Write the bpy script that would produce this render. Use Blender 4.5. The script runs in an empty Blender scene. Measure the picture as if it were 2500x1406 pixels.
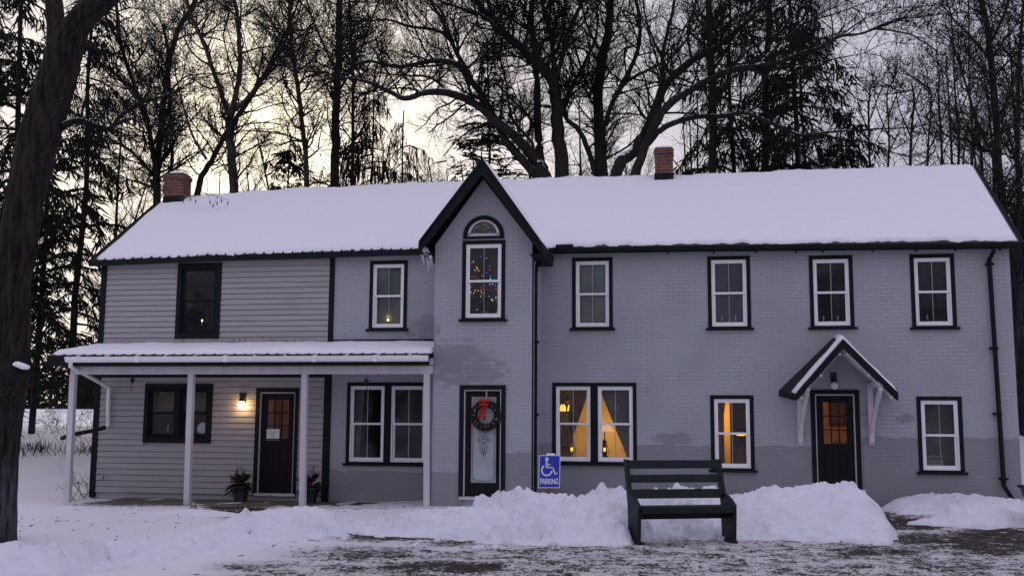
import bpy, bmesh, math, random
import numpy as np
from mathutils import Vector, Matrix, noise

random.seed(7)
RNG = np.random.default_rng(11)
SC = bpy.context.scene
COL = SC.collection
PI = math.pi

# ------------------------------------------------------------------ camera
FPX, PITCH, ROLL, YAW, EYE = 2560.0, 0.127353, 0.006458, -0.165775, 1.5
_cy, _sy = math.cos(YAW), math.sin(YAW)
FW = np.array([_sy*math.cos(PITCH), _cy*math.cos(PITCH), math.sin(PITCH)])
_rt = np.array([_cy, -_sy, 0.0]); _up = np.cross(_rt, FW)
RT = _rt*math.cos(ROLL)+_up*math.sin(ROLL)
UP = -_rt*math.sin(ROLL)+_up*math.cos(ROLL)

def ray(px, py):
    return FW + RT*(px-1250)/FPX - UP*(py-703)/FPX
def U(px, py, Y):
    """the place in the world at distance Y whose bearing was measured in the photograph"""
    d = ray(px, py)
    return np.array([0, 0, EYE]) + d*(Y/d[1])
def G(px, py, z=-0.07):
    d = ray(px, py)
    return np.array([0, 0, EYE]) + d*((z-EYE)/d[2])
def proj(P):
    P = np.asarray(P, float) - np.array([0, 0, EYE])
    d = np.maximum(P@FW, 0.05)
    return 1250+FPX*(P@RT)/d, 703-FPX*(P@UP)/d

cam_d = bpy.data.cameras.new('camera')
cam = bpy.data.objects.new('camera', cam_d); COL.objects.link(cam)
M = Matrix(((RT[0], UP[0], -FW[0], 0), (RT[1], UP[1], -FW[1], 0), (RT[2], UP[2], -FW[2], EYE), (0, 0, 0, 1)))
cam.matrix_world = M
cam_d.sensor_fit = 'HORIZONTAL'; cam_d.sensor_width = 36.0; cam_d.lens = 36.0*FPX/2500
cam_d.clip_start = 0.1; cam_d.clip_end = 3000
SC.camera = cam
SC.view_settings.view_transform = 'Standard'; SC.view_settings.look = 'None'
SC.view_settings.exposure = 0.0; SC.view_settings.gamma = 1.0

# ------------------------------------------------------------------ materials
def nodes_of(name):
    m = bpy.data.materials.new(name); m.use_nodes = True
    nt = m.node_tree
    return m, nt, nt.nodes['Principled BSDF']
def N(nt, t, **kw):
    n = nt.nodes.new(t)
    for k, v in kw.items():
        if k in n.inputs.keys() if hasattr(n.inputs, 'keys') else False: n.inputs[k].default_value = v
        else: setattr(n, k, v)
    return n
def L(nt, a, b): nt.links.new(a, b)
def ramp(nt, stops):
    r = nt.nodes.new('ShaderNodeValToRGB'); e = r.color_ramp.elements
    while len(e) < len(stops): e.new(0.5)
    for i, (p, c) in enumerate(stops):
        e[i].position = p; e[i].color = (c, c, c, 1) if not hasattr(c, '__len__') else (*c, 1)
    return r
def math_n(nt, op, a, b=None, c=None, clamp=False):
    n = nt.nodes.new('ShaderNodeMath'); n.operation = op; n.use_clamp = clamp
    for i, v in enumerate((a, b, c)):
        if v is None: continue
        if hasattr(v, 'links') or hasattr(v, 'is_linked'): L(nt, v, n.inputs[i])
        else: n.inputs[i].default_value = v
    return n.outputs[0]
def mixc(nt, fac, a, b):
    n = nt.nodes.new('ShaderNodeMix'); n.data_type = 'RGBA'
    for i, v in ((0, fac), (6, a), (7, b)):
        if hasattr(v, 'is_linked'): L(nt, v, n.inputs[i])
        elif hasattr(v, '__len__'): n.inputs[i].default_value = (*v, 1)
        else: n.inputs[i].default_value = v
    return n.outputs[2]
def obj_co(nt):
    return nt.nodes.new('ShaderNodeTexCoord').outputs['Object']
def noise_n(nt, co, scale, detail=4, rough=0.6, sc3=None):
    if sc3:
        mp = nt.nodes.new('ShaderNodeMapping'); L(nt, co, mp.inputs[0]); mp.inputs['Scale'].default_value = sc3; co = mp.outputs[0]
    n = nt.nodes.new('ShaderNodeTexNoise'); L(nt, co, n.inputs['Vector'])
    n.inputs['Scale'].default_value = scale; n.inputs['Detail'].default_value = detail; n.inputs['Roughness'].default_value = rough
    return n.outputs[0]
def bump(nt, bs, h, strength=0.3, dist=0.02):
    b = nt.nodes.new('ShaderNodeBump'); b.inputs['Strength'].default_value = strength; b.inputs['Distance'].default_value = dist
    L(nt, h, b.inputs['Height']); L(nt, b.outputs[0], bs.inputs['Normal']); return b

def simple(name, c, rough=0.6, var=0.12, scale=9.0, bmp=0.15, sc3=None, metal=0.0, spec=0.4, bd=0.01):
    """one real-world colour, mottled a little, with a fine bump"""
    m, nt, bs = nodes_of(name)
    f = noise_n(nt, obj_co(nt), scale, 5, 0.65, sc3)
    r = ramp(nt, [(0.3, 0.0), (0.7, 1.0)]); L(nt, f, r.inputs[0])
    lo = tuple(x*(1-var) for x in c); hi = tuple(min(1, x*(1+var)) for x in c)
    L(nt, mixc(nt, r.outputs[0], lo, hi), bs.inputs['Base Color'])
    bs.inputs['Roughness'].default_value = rough; bs.inputs['Metallic'].default_value = metal
    bs.inputs['Specular IOR Level'].default_value = spec
    if bmp: bump(nt, bs, f, bmp, bd)
    return m
def glow(name, c, s):
    m, nt, bs = nodes_of(name)
    bs.inputs['Base Color'].default_value = (*c, 1)
    bs.inputs['Emission Color'].default_value = (*c, 1); bs.inputs['Emission Strength'].default_value = s
    return m

MAT = {}
MAT['green'] = simple('dark green paint', (0.0085, 0.0135, 0.0132), 0.6, 0.3, 14, 0.1, spec=.12)
MAT['green_metal'] = simple('dark green metal roofing', (0.009, 0.0155, 0.0145), 0.5, 0.2, 6, 0.05, spec=0.18)
MAT['white'] = simple('white vinyl', (0.88, 0.87, 0.89), 0.45, 0.05, 20, 0.03)
MAT['white_wood'] = simple('white painted wood', (0.60, 0.58, 0.61), 0.6, 0.12, 5, 0.15, (1, 1, 0.15))
MAT['door'] = simple('dark maroon door paint', (0.012, 0.008, 0.011), 0.55, 0.2, 9, 0.1, spec=.15)
MAT['black'] = simple('black metal', (0.012, 0.012, 0.013), 0.45, 0.2, 20, 0.1)
MAT['stone'] = simple('porch slab concrete', (0.12, 0.105, 0.09), 0.85, 0.4, 2.5, 0.4)
MAT['bench'] = simple('bottle green bench paint', (0.0095, 0.0175, 0.0160), 0.5, 0.4, 6, 0.3, (0.2, 1, 1), spec=.2)
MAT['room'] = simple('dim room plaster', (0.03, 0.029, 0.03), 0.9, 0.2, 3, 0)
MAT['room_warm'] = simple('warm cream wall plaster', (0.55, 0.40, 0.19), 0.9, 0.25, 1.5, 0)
MAT['room_floor'] = simple('dark floor boards', (0.06, 0.035, 0.02), 0.6, 0.2, 3, 0)
MAT['dark_wood'] = simple('dark stained wood', (0.03, 0.018, 0.012), 0.5, 0.3, 6, 0.1)
MAT['shade'] = simple('pale roller blind', (0.25, 0.29, 0.27), 0.9, 0.12, 4, 0)
MAT['shade_blue'] = simple('slate blue roller blind', (0.105, 0.11, 0.155), 0.9, 0.12, 4, 0)
MAT['candle'] = simple('white candle wax', (0.75, 0.73, 0.7), 0.5, 0.03, 5, 0)
MAT['china'] = simple('white glazed china', (0.8, 0.8, 0.82), 0.25, 0.03, 5, 0)
MAT['paper'] = simple('white paper', (0.70, 0.72, 0.72), 0.8, 0.04, 5, 0)
MAT['ink'] = simple('black ink', (0.02, 0.02, 0.03), 0.6, 0.1, 5, 0)
MAT['red'] = simple('red velvet ribbon', (0.42, 0.018, 0.012), 0.6, 0.25, 12, 0.1)
MAT['gold'] = simple('gilt metal', (0.55, 0.42, 0.22), 0.4, 0.1, 8, 0, metal=0.6)
MAT['needle'] = simple('evergreen needles', (0.020, 0.026, 0.019), 0.6, 0.4, 8, 0)
MAT['needle_dark'] = simple('dark conifer needles', (0.011, 0.014, 0.010), 0.7, 0.5, 1.5, 0, spec=.1)
MAT['seed'] = simple('dry brown leaves', (0.05, 0.032, 0.022), 0.8, 0.4, 3, 0)
MAT['grass'] = simple('dry winter grass', (0.055, 0.038, 0.024), 0.85, 0.4, 4, 0)
MAT['twig'] = simple('grey brown twigs', (0.055, 0.046, 0.042), 0.85, 0.3, 2, 0)
MAT['pot'] = simple('dark plant pot plastic', (0.022, 0.028, 0.026), 0.5, 0.1, 6, 0)
MAT['berry'] = simple('red berries', (0.25, 0.02, 0.015), 0.4, 0.2, 9, 0)
MAT['tin'] = simple('pewter lantern metal', (0.28, 0.26, 0.24), 0.4, 0.2, 12, 0.1, metal=0.7)
MAT['sign_white'] = simple('white sign sheeting', (0.80, 0.80, 0.84), 0.4, 0.03, 6, 0)
MAT['sign_blue'] = simple('blue sign sheeting', (0.022, 0.045, 0.46), 0.4, 0.06, 6, 0)
MAT['wood_post'] = simple('weathered sign post wood', (0.16, 0.09, 0.05), 0.85, 0.3, 8, 0.3)
MAT['orange_wood'] = simple('bare cedar strip', (0.20, 0.075, 0.03), 0.7, 0.3, 5, 0.1)
MAT['curtain_stripe'] = None

def brick_mat():
    """grey painted brickwork: courses showing through the paint, worn patches"""
    m, nt, bs = nodes_of('grey painted brick')
    co = obj_co(nt); sp = nt.nodes.new('ShaderNodeSeparateXYZ'); L(nt, co, sp.inputs[0])
    xy = math_n(nt, 'ADD', sp.outputs[0], sp.outputs[1])
    cb = nt.nodes.new('ShaderNodeCombineXYZ'); L(nt, xy, cb.inputs[0]); L(nt, sp.outputs[2], cb.inputs[1])
    wob = nt.nodes.new('ShaderNodeTexNoise'); L(nt, cb.outputs[0], wob.inputs['Vector']); wob.inputs['Scale'].default_value = 6
    wv = nt.nodes.new('ShaderNodeVectorMath'); wv.operation = 'MULTIPLY_ADD'
    L(nt, wob.outputs['Color'], wv.inputs[0]); wv.inputs[1].default_value = (0.018, 0.018, 0); L(nt, cb.outputs[0], wv.inputs[2])
    br = nt.nodes.new('ShaderNodeTexBrick'); L(nt, wv.outputs[0], br.inputs['Vector'])
    br.inputs['Scale'].default_value = 1.0; br.inputs['Brick Width'].default_value = 0.215; br.inputs['Row Height'].default_value = 0.076
    br.inputs['Mortar Size'].default_value = 0.007; br.inputs['Mortar Smooth'].default_value = 0.5; br.inputs['Bias'].default_value = 0
    br.inputs['Color1'].default_value = (0.40, 0.40, 0.40, 1); br.inputs['Color2'].default_value = (0.6, 0.6, 0.6, 1); br.inputs['Mortar'].default_value = (0.5, 0.5, 0.5, 1)
    paint = (0.390, 0.402, 0.444)
    n1 = noise_n(nt, co, 1.3, 6, 0.65); r1 = ramp(nt, [(0.3, 0), (0.72, 1)]); L(nt, n1, r1.inputs[0])
    c = mixc(nt, r1.outputs[0], tuple(v*0.88 for v in paint), tuple(v*1.08 for v in paint))
    # each brick a touch different
    bw = nt.nodes.new('ShaderNodeSeparateColor'); L(nt, br.outputs[0], bw.inputs[0])
    k = math_n(nt, 'MULTIPLY_ADD', bw.outputs[0], 0.13, 0.935)
    vm = nt.nodes.new('ShaderNodeVectorMath'); vm.operation = 'SCALE'; L(nt, c, vm.inputs[0]); L(nt, k, vm.inputs['Scale'])
    c = vm.outputs[0]
    # joints where the paint is thin
    n2 = noise_n(nt, co, 2.6, 5, 0.7); r2 = ramp(nt, [(0.42, 0), (0.66, 1)]); L(nt, n2, r2.inputs[0])
    jf = math_n(nt, 'MULTIPLY', br.outputs['Fac'], math_n(nt, 'MULTIPLY_ADD', r2.outputs[0], 0.55, 0.0))
    c = mixc(nt, jf, c, (0.13, 0.12, 0.12))
    # newer, darker patch paint: a band along the foot of the wall and a blot on the tower
    nz = noise_n(nt, co, 3.0, 3); wz = math_n(nt, 'ADD', math_n(nt, 'MULTIPLY_ADD', nz, 0.10, -0.05), math_n(nt, 'MULTIPLY_ADD', bw.outputs[0], .12, -.06))
    zz = math_n(nt, 'ADD', sp.outputs[2], wz)
    def below(z, x0, x1):
        a = math_n(nt, 'LESS_THAN', zz, z)
        a = math_n(nt, 'MULTIPLY', a, math_n(nt, 'GREATER_THAN', sp.outputs[0], x0))
        return math_n(nt, 'MULTIPLY', a, math_n(nt, 'LESS_THAN', sp.outputs[0], x1))
    parts = [below(1.085, -2.9, 2.4), below(1.27, 3.18, 7.0), below(0.95, -3.41, -2.85), below(0.57, -4.95, -4.15), below(0.50, -7.4, -4.85)]
    big = noise_n(nt, co, 2.6, 6, 0.65)
    def blot(cx, cz, rx, rz):
        dx = math_n(nt, 'MULTIPLY', math_n(nt, 'SUBTRACT', sp.outputs[0], cx), 1/rx)
        dz = math_n(nt, 'MULTIPLY', math_n(nt, 'SUBTRACT', sp.outputs[2], cz), 1/rz)
        d = math_n(nt, 'ADD', math_n(nt, 'MULTIPLY', dx, dx), math_n(nt, 'MULTIPLY', dz, dz))
        d = math_n(nt, 'ADD', math_n(nt, 'MULTIPLY_ADD', bw.outputs[0], 7.0, -3.5), math_n(nt, 'MULTIPLY_ADD', big, 5.0, math_n(nt, 'ADD', d, -2.5)))
        return math_n(nt, 'SUBTRACT', 1.6, math_n(nt, 'MULTIPLY', d, 1.0), clamp=True)
    parts += [blot(-4.42, 2.62, 0.62, 0.36), blot(-4.0, 2.45, 0.55, 0.26), blot(-5.3, 3.3, 0.45, 0.32), blot(-0.3, 1.22, 0.40, 0.10), blot(4.05, 1.62, 0.17, 0.10), blot(3.45, 1.70, 0.2, 0.22)]
    tot = parts[0]
    for p in parts[1:]: tot = math_n(nt, 'MAXIMUM', tot, p)
    c = mixc(nt, math_n(nt, 'MULTIPLY', tot, math_n(nt, 'MULTIPLY_ADD', r1.outputs[0], 0.22, 0.34)), c, (0.125, 0.122, 0.130))
    # dark chips in the paint
    n3 = noise_n(nt, co, 26, 3, 0.5); r3 = ramp(nt, [(0.70, 0), (0.74, 1)]); L(nt, n3, r3.inputs[0])
    n4 = noise_n(nt, co, 1.1, 2); r4 = ramp(nt, [(0.45, 0), (0.7, 1)]); L(nt, n4, r4.inputs[0])
    c = mixc(nt, math_n(nt, 'MULTIPLY', r3.outputs[0], math_n(nt, 'MULTIPLY', r4.outputs[0], 0.7)), c, (0.07, 0.065, 0.065))
    # hairline cracks in the paint film
    vo = nt.nodes.new('ShaderNodeTexVoronoi'); vo.feature = 'DISTANCE_TO_EDGE'; vo.inputs['Scale'].default_value = 0.9
    wv2 = nt.nodes.new('ShaderNodeVectorMath'); wv2.operation = 'MULTIPLY_ADD'
    L(nt, wob.outputs['Color'], wv2.inputs[0]); wv2.inputs[1].default_value = (0.5, 0.5, 0); L(nt, cb.outputs[0], wv2.inputs[2])
    L(nt, wv2.outputs[0], vo.inputs['Vector'])
    rc = ramp(nt, [(0.0, 1), (0.006, 0)]); L(nt, vo.outputs['Distance'], rc.inputs[0])
    c = mixc(nt, math_n(nt, 'MULTIPLY', rc.outputs[0], math_n(nt, 'MULTIPLY', r2.outputs[0], 0.35)), c, (0.10, 0.10, 0.10))
    L(nt, c, bs.inputs['Base Color'])
    bs.inputs['Roughness'].default_value = 0.72; bs.inputs['Specular IOR Level'].default_value = 0.25
    h = math_n(nt, 'MULTIPLY_ADD', br.outputs['Fac'], -0.8, math_n(nt, 'MULTIPLY', noise_n(nt, co, 30, 5, 0.7), 0.6))
    bump(nt, bs, h, 0.42, 0.010)
    return m
MAT['brick'] = brick_mat()

def siding_mat():
    m, nt, bs = nodes_of('grey lavender painted clapboard')
    co = obj_co(nt); sp = nt.nodes.new('ShaderNodeSeparateXYZ'); L(nt, co, sp.inputs[0])
    n1 = noise_n(nt, co, 4, 6, 0.7, (0.25, 1, 2)); r1 = ramp(nt, [(0.3, 0), (0.7, 1)]); L(nt, n1, r1.inputs[0])
    c = mixc(nt, r1.outputs[0], (0.330, 0.312, 0.325), (0.415, 0.396, 0.408))
    # mildew specks on the lowest boards above the porch roof
    band = math_n(nt, 'MULTIPLY', math_n(nt, 'LESS_THAN', sp.outputs[2], 3.235), math_n(nt, 'GREATER_THAN', sp.outputs[2], 2.95))
    n2 = noise_n(nt, co, 22, 4, 0.7); r2 = ramp(nt, [(0.52, 0), (0.58, 1)]); L(nt, n2, r2.inputs[0])
    n3 = noise_n(nt, co, 1.6, 3); r3 = ramp(nt, [(0.40, 0), (0.58, 1)]); L(nt, n3, r3.inputs[0])
    f = math_n(nt, 'MULTIPLY', math_n(nt, 'MULTIPLY', band, r2.outputs[0]), r3.outputs[0])
    c = mixc(nt, math_n(nt, 'MULTIPLY', f, 0.85), c, (0.06, 0.055, 0.05))
    L(nt, c, bs.inputs['Base Color']); bs.inputs['Roughness'].default_value = 0.65
    bump(nt, bs, noise_n(nt, co, 14, 5, 0.7, (0.1, 1, 3)), 0.15, 0.01)
    return m
MAT['siding'] = siding_mat()

def red_brick():
    m, nt, bs = nodes_of('red chimney brick')
    co = obj_co(nt); sp = nt.nodes.new('ShaderNodeSeparateXYZ'); L(nt, co, sp.inputs[0])
    cb = nt.nodes.new('ShaderNodeCombineXYZ'); L(nt, math_n(nt, 'ADD', sp.outputs[0], sp.outputs[1]), cb.inputs[0]); L(nt, sp.outputs[2], cb.inputs[1])
    br = nt.nodes.new('ShaderNodeTexBrick'); L(nt, cb.outputs[0], br.inputs['Vector'])
    br.inputs['Scale'].default_value = 1; br.inputs['Brick Width'].default_value = 0.21; br.inputs['Row Height'].default_value = 0.075; br.inputs['Mortar Size'].default_value = 0.008
    br.inputs['Color1'].default_value = (0.20, 0.062, 0.038, 1); br.inputs['Color2'].default_value = (0.13, 0.040, 0.028, 1); br.inputs['Mortar'].default_value = (0.21, 0.17, 0.15, 1)
    n = noise_n(nt, co, 9, 5, 0.7); r = ramp(nt, [(0.35, 0.55), (0.7, 1.1)]); L(nt, n, r.inputs[0])
    vm = nt.nodes.new('ShaderNodeVectorMath'); vm.operation = 'MULTIPLY'; L(nt, br.outputs[0], vm.inputs[0]); L(nt, r.outputs[0], vm.inputs[1])
    L(nt, vm.outputs[0], bs.inputs['Base Color']); bs.inputs['Roughness'].default_value = 0.85
    bump(nt, bs, math_n(nt, 'MULTIPLY_ADD', br.outputs['Fac'], -1, n), 0.6, 0.012)
    return m
MAT['red_brick'] = red_brick()

def snow_mat(name, fine=26.0, strength=0.35, tint=(0.86, 0.86, 0.90), dirt=False):
    m, nt, bs = nodes_of(name)
    co = obj_co(nt)
    n1 = noise_n(nt, co, fine, 6, 0.75); n2 = noise_n(nt, co, 5.0, 5, 0.6)
    c = mixc(nt, n2, tuple(v*0.95 for v in tint), tint)
    if dirt:   # grit and twig bits thrown up with the ploughed snow
        g = noise_n(nt, co, 38, 3, 0.6); rg = ramp(nt, [(0.655, 0), (0.71, 1)]); L(nt, g, rg.inputs[0])
        g2 = noise_n(nt, co, 1.8, 3); rg2 = ramp(nt, [(0.38, 0), (0.62, 1)]); L(nt, g2, rg2.inputs[0])
        c = mixc(nt, math_n(nt, 'MULTIPLY', math_n(nt, 'MULTIPLY', rg.outputs[0], rg2.outputs[0]), 0.75), c, (0.16, 0.13, 0.10))
        g3 = noise_n(nt, co, 5, 4, 0.6); rg3 = ramp(nt, [(0.5, 0), (0.8, 1)]); L(nt, g3, rg3.inputs[0])
        c = mixc(nt, math_n(nt, 'MULTIPLY', rg3.outputs[0], 0.22), c, (0.55, 0.50, 0.47))
    L(nt, c, bs.inputs['Base Color']); bs.inputs['Roughness'].default_value = 0.75; bs.inputs['Specular IOR Level'].default_value = 0.25
    h = math_n(nt, 'MULTIPLY_ADD', n1, 0.45, n2)
    bump(nt, bs, h, strength, 0.085 if dirt else 0.02)
    return m
MAT['snow'] = snow_mat('fresh roof snow', 40, 0.22, (0.89, 0.88, 0.95))
MAT['snow_pile'] = snow_mat('ploughed snow', 13, 0.75, (0.83, 0.84, 0.94), True)
MAT['ice'] = simple('icicle ice', (0.6, 0.62, 0.68), 0.15, 0.1, 8, 0.1, spec=0.8)

def bark_mat(name, c, scale=5.0, st=0.9):
    m, nt, bs = nodes_of(name); co = obj_co(nt)
    n = noise_n(nt, co, scale, 6, 0.7, (3.2, 3.2, 0.55)); r = ramp(nt, [(0.34, 0), (0.66, 1)]); L(nt, n, r.inputs[0])
    L(nt, mixc(nt, r.outputs[0], tuple(v*0.45 for v in c), tuple(v*1.35 for v in c)), bs.inputs['Base Color'])
    bs.inputs['Roughness'].default_value = 0.9; bs.inputs['Specular IOR Level'].default_value = 0.2
    bump(nt, bs, n, st, 0.05); return m
MAT['bark'] = bark_mat('grey brown bark', (0.034, 0.029, 0.028))
MAT['bark_dark'] = bark_mat('dark wet bark', (0.020, 0.017, 0.016))
MAT['bark_pale'] = bark_mat('pale birch bark', (0.06, 0.052, 0.048), 3.0)

def big_bark():
    m, nt, bs = nodes_of('furrowed locust bark'); co = obj_co(nt)
    sp = nt.nodes.new('ShaderNodeSeparateXYZ'); L(nt, co, sp.inputs[0])
    n = noise_n(nt, co, 5.5, 6, 0.68, (3.4, 3.4, 0.42)); r = ramp(nt, [(0.36, 0), (0.62, 1)]); L(nt, n, r.inputs[0])
    c = mixc(nt, r.outputs[0], (0.004, 0.0034, 0.0034), (0.052, 0.042, 0.038))
    # old whitewash around the foot of the trunk
    w = math_n(nt, 'MULTIPLY_ADD', noise_n(nt, co, 2.5, 5, 0.7), 0.8, -0.4)
    k = math_n(nt, 'MULTIPLY', math_n(nt, 'SUBTRACT', 1.15, math_n(nt, 'ADD', sp.outputs[2], math_n(nt, 'MULTIPLY', w, 2.2))), 1.3, clamp=True)
    c = mixc(nt, math_n(nt, 'MULTIPLY', k, math_n(nt, 'MULTIPLY_ADD', r.outputs[0], 0.55, 0.02)), c, (0.15, 0.16, 0.21))
    L(nt, c, bs.inputs['Base Color']); bs.inputs['Roughness'].default_value = 0.9; bs.inputs['Specular IOR Level'].default_value = 0.2
    bump(nt, bs, n, 1.0, 0.12); return m
MAT['big_bark'] = big_bark()

def glass_mat(name, boost=0.7, wob=0.22, scale=1.5):
    """old wavy window glass: clear, with a Fresnel mirror on top"""
    m, nt, bs = nodes_of(name); nt.nodes.remove(bs)
    out = nt.nodes['Material Output']; co = obj_co(nt)
    tr = nt.nodes.new('ShaderNodeBsdfTransparent'); tr.inputs[0].default_value = (0.92, 0.94, 0.95, 1)
    gl = nt.nodes.new('ShaderNodeBsdfGlossy'); gl.inputs['Roughness'].default_value = 0.075; gl.inputs[0].default_value = (0.9, 0.9, 0.95, 1)
    fr = nt.nodes.new('ShaderNodeFresnel'); fr.inputs[0].default_value = 1.5
    n = noise_n(nt, co, scale, 1, 0.4)
    b = nt.nodes.new('ShaderNodeBump'); b.inputs['Strength'].default_value = wob; b.inputs['Distance'].default_value = 0.05
    L(nt, n, b.inputs['Height']); L(nt, b.outputs[0], gl.inputs['Normal'])
    mx = nt.nodes.new('ShaderNodeMixShader'); L(nt, math_n(nt, 'MULTIPLY', fr.outputs[0], 1.5*boost, clamp=True), mx.inputs[0])
    L(nt, tr.outputs[0], mx.inputs[1]); L(nt, gl.outputs[0], mx.inputs[2]); L(nt, mx.outputs[0], out.inputs[0])
    return m
MAT['glass'] = glass_mat('wavy window glass')
MAT['frosted'] = simple('frosted door glass', (0.36, 0.40, 0.42), 0.35, 0.12, 2.2, 0.02, spec=0.5)
MAT['lantern_glass'] = glass_mat('lantern glass', 1.6, 0.1, 8)

def stripe_mat():
    m, nt, bs = nodes_of('striped drapery'); co = obj_co(nt)
    n = noise_n(nt, co, 30, 3, 0.6, (1, 1, 0.1)); r = ramp(nt, [(0.35, (0.05, 0.03, 0.02)), (0.65, (0.30, 0.19, 0.10))]); L(nt, n, r.inputs[0])
    L(nt, r.outputs[0], bs.inputs['Base Color']); bs.inputs['Roughness'].default_value = 0.9; return m
MAT['curtain'] = stripe_mat()
MAT['curtain_grey'] = simple('grey sheer curtain', (0.22, 0.21, 0.21), 0.9, 0.2, 9, 0)
MAT['lace'] = simple('cream lace curtain', (0.20, 0.16, 0.11), 0.9, 0.35, 30, 0)

# ------------------------------------------------------------------ mesh building
class MB:
    def __init__(s): s.v = []; s.f = []
    def add(s, v, f):
        o = len(s.v); s.v += [tuple(map(float, p)) for p in v]; s.f += [tuple(i+o for i in q) for q in f]; return s
    def box(s, x0, x1, y0, y1, z0, z1):
        v = [(x0,y0,z0),(x1,y0,z0),(x1,y1,z0),(x0,y1,z0),(x0,y0,z1),(x1,y0,z1),(x1,y1,z1),(x0,y1,z1)]
        return s.add(v, [(0,3,2,1),(4,5,6,7),(0,1,5,4),(1,2,6,5),(2,3,7,6),(3,0,4,7)])
    def hexa(s, v): return s.add(v, [(0,3,2,1),(4,5,6,7),(0,1,5,4),(1,2,6,5),(2,3,7,6),(3,0,4,7)])
    def prism(s, poly, a0, a1, axis='y'):
        """polygon in the two other axes, extruded along axis"""
        n = len(poly)
        def P(p, a): return (p[0], a, p[1]) if axis == 'y' else (a, p[0], p[1]) if axis == 'x' else (p[0], p[1], a)
        v = [P(p, a0) for p in poly]+[P(p, a1) for p in poly]
        f = [tuple(range(n))[::-1], tuple(range(n, 2*n))]+[(i, (i+1) % n, n+(i+1) % n, n+i) for i in range(n)]
        return s.add(v, f)
    def beam(s, a, b, w, h, up=(0,0,1)):
        a = Vector(a); b = Vector(b); d = (b-a).normalized(); u = Vector(up)
        sd = d.cross(u).normalized()*(w/2); u = sd.cross(d).normalized()*(h/2)
        return s.hexa([a-sd-u, a+sd-u, b+sd-u, b-sd-u, a-sd+u, a+sd+u, b+sd+u, b-sd+u])
    def tube(s, pts, rad, n=8, cap=True):
        pts = [Vector(p) for p in pts]; k = len(pts)
        if not hasattr(rad, '__len__'): rad = [rad]*k
        v = []; prev = None
        for i, p in enumerate(pts):
            t = (pts[min(i+1, k-1)]-pts[max(i-1, 0)]).normalized()
            if prev is None:
                a = Vector((0,0,1)) if abs(t.z) < .9 else Vector((1,0,0)); prev = t.cross(a).normalized()
            prev = (prev-t*prev.dot(t)).normalized(); q = t.cross(prev)
            for j in range(n):
                w = 2*PI*j/n; v.append(p+(prev*math.cos(w)+q*math.sin(w))*rad[i])
        f = [(i*n+j, i*n+(j+1) % n, (i+1)*n+(j+1) % n, (i+1)*n+j) for i in range(k-1) for j in range(n)]
        if cap: f += [tuple(range(n))[::-1], tuple(range((k-1)*n, k*n))]
        return s.add(v, f)
    def lathe(s, prof, c=(0,0,0), n=16):
        v = [(c[0]+r*math.cos(2*PI*j/n), c[1]+r*math.sin(2*PI*j/n), c[2]+z) for r, z in prof for j in range(n)]; k = len(prof)
        f = [(i*n+j, i*n+(j+1) % n, (i+1)*n+(j+1) % n, (i+1)*n+j) for i in range(k-1) for j in range(n)]
        f += [tuple(range(n))[::-1], tuple(range((k-1)*n, k*n))]
        return s.add(v, f)
    def ball(s, c, r, n=14, m=9, sz=1.0):
        return s.lathe([(max(1e-4, r*math.sin(PI*i/m)), -r*sz*math.cos(PI*i/m)) for i in range(m+1)], c, n)
    def ring(s, x0, x1, z0, z1, w, y0, y1, wb=None, wt=None):
        """a rectangular frame of four butted boards"""
        wb = w if wb is None else wb; wt = w if wt is None else wt
        s.box(x0, x0+w, y0, y1, z0, z1); s.box(x1-w, x1, y0, y1, z0, z1)
        if wt: s.box(x0+w, x1-w, y0, y1, z1-wt, z1)
        if wb: s.box(x0+w, x1-w, y0, y1, z0, z0+wb)
        return s
    def mesh(s, name):
        me = bpy.data.meshes.new(name); me.from_pydata(s.v, [], s.f); me.update(); return me
    def build(s, name, mat, parent=None, smooth=False, bevel=0.0, label=None):
        return place(s.mesh(name), name, mat, parent, smooth, bevel, label)

ORG = {}
def place(me, name, mat, parent=None, smooth=False, bevel=0.0, label=None):
    """vertices are world coordinates; a part is offset by its thing's origin"""
    o = bpy.data.objects.new(name, me); COL.objects.link(o)
    if mat: me.materials.append(mat)
    if smooth: me.polygons.foreach_set('use_smooth', [True]*len(me.polygons))
    if bevel:
        b = o.modifiers.new('edge', 'BEVEL'); b.width = bevel; b.segments = 2; b.limit_method = 'ANGLE'
    org = Vector((0,0,0))
    if parent is not None:
        o.parent = parent; o.location = -Vector(ORG.get(parent.name, (0,0,0)))
    if label: o['label'] = label
    return o
def thing(name, label, cat, loc=(0,0,0), group=None):
    o = bpy.data.objects.new(name, None); COL.objects.link(o); o.location = tuple(map(float, loc)); o.empty_display_size = 0.2
    ORG[o.name] = tuple(map(float, loc)); tag(o, label, cat, group); return o
def tag(o, label, cat, group=None, kind=None):
    if label: o['label'] = label
    if cat: o['category'] = cat
    if group: o['group'] = group
    if kind: o['kind'] = kind
    return o
def npmesh(name, V, F):
    me = bpy.data.meshes.new(name); V = np.asarray(V, np.float32); F = np.asarray(F, np.int32)
    me.vertices.add(len(V)); me.vertices.foreach_set('co', V.ravel())
    k = F.shape[1]; me.loops.add(F.size); me.loops.foreach_set('vertex_index', F.ravel())
    me.polygons.add(len(F)); me.polygons.foreach_set('loop_start', np.arange(0, F.size, k, dtype=np.int32))
    me.polygons.foreach_set('loop_total', np.full(len(F), k, np.int32))
    me.update(calc_edges=True); return me
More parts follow.
